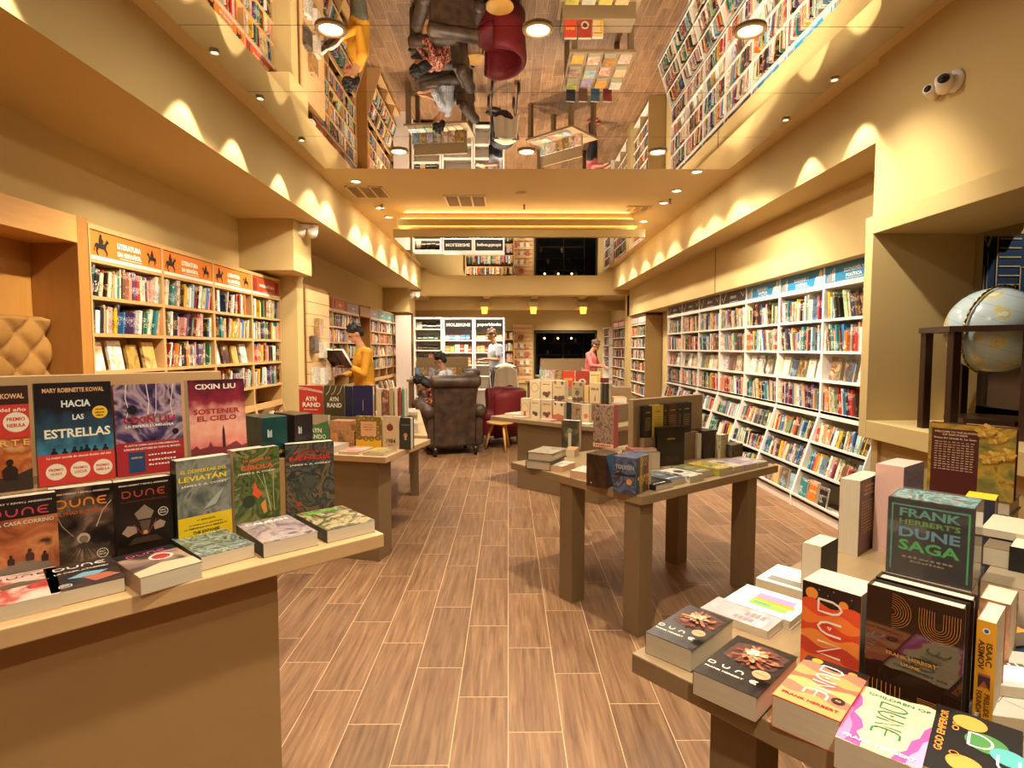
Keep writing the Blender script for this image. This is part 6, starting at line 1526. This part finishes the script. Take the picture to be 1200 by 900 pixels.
person((-1.03, 9.82, 0), R(-100), 1.0, 'dark-haired man in a pale patterned shirt sitting in the farther brown armchair', sd, '#17110f', striped(), flat('#4a3f38', .8), sleeve=.4, vox=.013)
sd = dict(seat); sd.update(chest=(0,-.24,.78), neck=(0,-.40,.90), head=(0,-.54,.95), fwd=(0,-.55,-.85), shL=(.18,-.34,.86), shR=(-.18,-.34,.86), elL=(.22,-.42,.66), elR=(-.22,-.42,.66), wrL=(.07,-.56,.60), wrR=(-.07,-.56,.60))
person((-.80, 8.70, 0), R(-75), .95, 'woman with long black hair in a dark floral top sitting in the middle brown armchair', sd, '#0f0c0c', art(['#1d1a1e','#1d1a1e','#c9694a','#e0c0b0'], 26, seed=4), flat('#c98f5a', .8), hair='long', vox=.013, top_name='floral_top')

# stroller with a pale jacket over its handle
t = empty('baby_stroller', (-.10, 11.35, 0), (0,0,R(8)), 'black baby stroller with a cream jacket hung over it behind the red armchair', 'stroller')
BLK = flat('#1b1a1c', .6)
mb = MB(); n = 12
for s in (-.24, .24):
    mb.tube((s,-.35,1.05),(s,.35,.12),.014).tube((s,.3,.95),(s,-.3,.12),.014)
mb.tube((-.24,-.35,1.05),(.24,-.35,1.05),.016).build('frame', flat('#8f8f92', .3, .8), t)
MB().ball((0,.05,.62), (.22,.27,.24), 20).build('seat_shell', BLK, t)
MB().ball((0,.18,.9), (.235,.2,.16), 20).build('canopy', BLK, t)
for x, y in ((-.25,-.3),(.25,-.3),(-.25,.34),(.25,.34)):
    w_ = MB().lathe([(.06,-.02),(.1,-.018),(.105,0),(.1,.018),(.06,.02)], 24, M=Matrix.Translation((x,y,.105)) @ Matrix.Rotation(R(90),4,'Y')).build('wheel', BLK, t)
j = empty('jacket', (-.10, 11.35, 0), (0,0,R(8)), 'cream jacket draped over the stroller handle', 'jacket')
mb = MB(); nx, nz = 16, 14
for k in range(nz+1):
    for i in range(nx+1):
        u = i/nx*2-1; v = k/nz
        x = u*(.20+.04*v); y = -.36 - .07*v*(1-.5*u*u) - .03*math.sin(u*9)*v; z = 1.12 - .07*u*u - .42*v + .03*math.sin(u*5)*v
        if v < .12: y += .1*(1-v/.12)
        mb.v.append((x, y, z))
for k in range(nz):
    for i in range(nx):
        a = k*(nx+1)+i; mb.f.append((a,a+1,a+nx+2,a+nx+1)); mb.m.append(0); mb.sm.append(True)
o = mb.build('cloth', flat('#e0cdb0', .85), j); so = o.modifiers.new('thick', 'SOLIDIFY'); so.thickness = .015

# ------------------------------------------------------------------ far part of the shop
def case(x0, x1, y, z1, boards, lab, depth=.35, sign=None):
    t = empty('display_case', (x0, y, 0), label=lab, cat='display case')
    w = x1-x0
    MB().box(0,0,0,.035,depth,z1).build('side_panel', WHITE, t); MB().box(w-.035,0,0,w,depth,z1).build('side_panel', WHITE, t)
    MB().box(.035,depth-.02,0,w-.035,depth,z1).build('back_panel', WHITE, t)
    MB().box(.035,0,z1-.04,w-.035,depth-.02,z1).build('top_board', WHITE, t)
    for b in boards: MB().box(.035,.0,b-.025,w-.035,depth-.02,b).build('shelf', WHITE, t)
    if sign:
        s = MB().box(.035,.0,z1-.28,w-.035,.02,z1-.04).build('sign_board', flat('#1a1715', .5), t)
        mb = MB(); put_text(mb, sign, w/2, z1-.16, w*.78, .07 if sign.isupper() else .09, -.0015, bold=.03); mb.build('sign_lettering', flat('#f4ece0'), s)
    # pinkish light strips of the case
    return t
YC = 12.9
t = empty('partition_panel', (-2.42, YC-.5, 0), label='plain white end panel standing before the stationery cases', cat='panel')
MB().box(0,0,0,.32,.06,2.12).build('board', flat('#e8d8cc', .5), t)
case(-2.1, -1.47, YC-.1, 2.1, (1.85,1.6,1.38,1.15,.92,.65,.35,.1), 'white case of small stationery boxes beside the white end panel')
case(-1.46, -.78, YC, 2.1, (1.60,1.33,1.05,.8,.5,.1), 'white case of notebooks under the sign with black capitals board', sign='MOLESKINE')
case(-.77, -.09, YC, 2.1, (1.60,1.33,1.05,.8,.5,.1), 'white case of notebooks under the lowercase lettered black sign', sign='paperblanks')
pr = random.Random(11)
def stock(x0, x1, y, zb, h, cols, lab_row, wmin=.05, wmax=.1, d=.12, gap=.01):
    x = x0
    out = []
    while x < x1-wmin:
        w = min(pr.uniform(wmin, wmax), x1-x)
        out.append((x, w, pr.uniform(.7, 1)*h, pr.choice(cols))); x += w + gap
    i = 0
    for x, w, hh, (cn, cc) in out:
        o = MB().box(0,0,0,w,d,hh).build('notebook', flat(cc, .5), loc=(x, y, zb))
        b = MB().box(.0,-.001,hh*.38,w,-.0002,hh*.52).build('paper_band', flat('#f0e4d0'), o)
        tag(o, '%s item, %s from the end panel side, %s' % (cn, ORD[i % len(ORD)], lab_row), 'notebook', 'goods in the stationery cases'); i += 1
DK = [('black','#25201d'),('black','#2e2826'),('brown','#5a4030'),('cream','#e0cfae')]
PK = [('pink','#d9808a'),('red','#b84a40'),('yellow','#e6c04a'),('orange','#d98a4a'),('cream','#ead9bd'),('green','#8ab08a')]
rows = [(1.85,.17,DK,'top shelf of the small-box case'),(1.6,.12,[('dark green','#3a5a50'),('black','#262220'),('gold','#c9a050')],'second shelf of the small-box case'),(1.38,.12,DK,'third shelf of the small-box case'),(1.15,.14,[('black','#2a2422'),('salmon','#e09080')],'fourth shelf of the small-box case'),(.92,.12,DK,'fifth shelf of the small-box case')]
for zb, h, c, l in rows: stock(-2.04, -1.52, YC+.0, zb, h, c, l, .08, .14)
for zb, h, c, l in ((1.60,.15,[('red','#b8483c'),('blue','#3a6a8a'),('black','#26221f'),('pink','#d88a88')],'top shelf, capitals-sign case'),(1.33,.17,PK,'second shelf, capitals-sign case'),(1.05,.19,PK,'third shelf, capitals-sign case')): stock(-1.41, -.83, YC+.04, zb, h, c, l, .07, .12)
for zb, h, c, l in ((1.60,.13,[('tan','#c9a06a'),('salmon','#d9906a'),('brown','#8a5a3a')],'top shelf, lowercase-sign case'),(1.33,.15,[('salmon','#d9907a'),('tan','#c9a06a'),('red','#a84a3c')],'second shelf, lowercase-sign case'),(1.05,.18,[('brown','#7a4a34'),('teal','#3a6a6a'),('white','#e9dfd0')],'third shelf, lowercase-sign case')): stock(-.72, -.14, YC+.04, zb, h, c, l, .07, .12)
# light strips in the notebook cases
for x in (-1.12, -.43):
    ld = bpy.data.lights.new('case_light', 'AREA'); ld.shape = 'RECTANGLE'; ld.size = .6; ld.size_y = .03; ld.energy = 5; ld.color = (1,.8,.7)
    lo = bpy.data.objects.new('case_light', ld); COL.objects.link(lo); lo.location = (x, YC-.03, 1.81); lo.rotation_euler = (R(-25), 0, 0)
# slatted panel on the back wall with packets
YB = YF*KS
t = empty('slatwall_panel', (.14, YB-.06, 0), label='tall slatted display panel on the back wall left of the dark shop window', cat='display panel')
for k in range(14): MB().box(0,0,.3+.135*k,.62,.04,.42+.135*k).build('slat', SL, t)
for k in range(14):
    o = MB().box(0,0,0,.11,.05,.15).build('product_packet', flat(['#e8dccb','#c9a06a','#d8c8b0','#b8605a','#efe6d8'][k % 5]), loc=(.17+.19*(k % 3), YB-.12, .62+.27*(k // 3)))
    tag(o, '%s packet on the back wall slatted panel, %s row up, %s' % (['white','tan','cream','red','pale'][k % 5], ORD[k // 3], ['first in row','middle of row','last in row'][k % 3]), 'packet', 'packets on the back slatted panel')
# dark shop window opening with dim displays behind
struct('window_1', MB().box(.75*KS,YB-.02,.0,.75*KS+.05,YB+.1,1.96).box(2.6*KS-.05,YB-.02,0,2.6*KS,YB+.1,1.96).box(.75*KS,YB-.02,1.9,2.6*KS,YB+.1,1.98), flat('#3a3026', .4))
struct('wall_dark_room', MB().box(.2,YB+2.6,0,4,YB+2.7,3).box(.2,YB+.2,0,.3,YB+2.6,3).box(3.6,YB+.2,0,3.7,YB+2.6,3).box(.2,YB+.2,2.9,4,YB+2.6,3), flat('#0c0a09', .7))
t = empty('dark_shelving', (.95, YB+1.2, 0), label='dim shelving seen through the dark shop window', cat='shelving')
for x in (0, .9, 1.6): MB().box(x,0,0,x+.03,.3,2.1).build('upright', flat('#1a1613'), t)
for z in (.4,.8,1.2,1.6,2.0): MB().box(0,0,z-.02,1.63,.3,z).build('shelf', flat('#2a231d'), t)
for k in range(12):
    o = MB().lathe([(.05,0),(.06,.05),(.03,.15),(.02,.17)], 14).build('ornament', flat(['#8a6a4a','#b8905a','#6a4a3a','#a8a090'][k % 4], .3), loc=(1.1+.24*(k % 6), YB+1.3, [.8,1.2,1.6][k % 3]))
    tag(o, 'small %s ornament on the dim shelving, %s along' % (['brown','brass','dark','grey'][k % 4], ORD[k]), 'ornament', 'ornaments behind the dark window')
for k in range(3):
    t = empty('pendant_lamp', (1.2+.45*k, YB+.8, 1.75), label='tiny glowing pendant lamp behind the dark window, %s of three' % ['first','middle','last'][k], cat='lamp', group='pendants behind the dark window')
    MB().ball((0,0,0), .035, 12).build('bulb', emit('#ffc878', 5), t); MB().tube((0,0,.03),(0,0,1.1),.004).build('cord', BLACK, t)
# bookcase on the wall behind the cases (seen in the hanging mirror)
bookrack = empty('bookcase', (-1.35, YB-.4, 0), label='low tan bookcase on the back wall behind the stationery cases', cat='bookcase')
MB().box(0,0,0,.03,.36,2.0).box(1.5,0,0,1.53,.36,2.0).box(0,.33,0,1.53,.36,2.0).build('carcass', OAKL, bookrack)
for z in (.3,.65,1.0,1.35,1.7,1.98): MB().box(.03,0,z-.02,1.5,.33,z).build('shelf', OAKL, bookrack)
mb = MB(); mt = [spine_mat(c, k) for _, c, k in PAL]
for z in (.3,.65,1.0,1.35,1.7):
    x = .04
    while x < 1.44:
        w = pr.uniform(.02,.05); mb.box(x,.03,z,x+w-.002,.2,z+pr.uniform(.18,.26), pr.randrange(len(mt))); x += w
tag(mb.build('stored_books', mt, loc=(-1.35, YB-.4, 0)), 'books filling the low bookcase on the back wall', 'books', kind='stuff')

# far tables with books
def far_table(x, y, ang, w, d, z, lab, panel=True, rows=2, seed=1, basecol=None):
    tb = small_table(x, y, w, d, lab, ang, z)
    e = Vector((math.cos(ang), math.sin(ang), 0)); n_ = Vector((-math.sin(ang), math.cos(ang), 0)); O = Vector((x, y, 0))
    if panel: MB().box(.08, d*.5, z, w-.08, d*.5+.03, z+.42).build('back_panel', TAUPET, tb)
    q = random.Random(seed); nm_ = lab.split(' with ')[0]
    for r_ in range(rows):
        k = 0; s_ = .06
        while s_ < w-.18:
            ww = q.uniform(.12, .16); c = PAL[q.randrange(len(PAL))]; tt = .05 if r_ == 0 else d*.5-.05
            if r_ == 0: make_book('paperback_book', O + e*s_ + n_*.03 + Vector((0,0,z)), ang, ww, .19, q.uniform(.02,.06), art([c[1], c[2]], 12, seed=k), lying=True, label='%s book lying %s in the front row of the %s' % (c[0], ORD[k], lab.split(',')[0]))
            else: make_book('paperback_book', O + e*s_ + n_*(d*.5-.06) + Vector((0,0,z+.001)), ang, ww, .22, .03, art([c[1], c[2]], 12, seed=k+9), label='%s book standing %s against the panel of the %s' % (c[0], ORD[k], lab.split(',')[0]))
            s_ += ww + .015; k += 1
far_table(.35, 12.0, R(-42), 1.15, .9, .74, 'far crossing table, before the dark window', seed=3)
far_table(-1.95, 11.0, R(-8), 1.2, .75, .82, 'magazine table, before the stationery cases', seed=5)
far_table(.75, 14.0, R(5), 1.3, .8, .74, 'last table, under the dark window', seed=8)
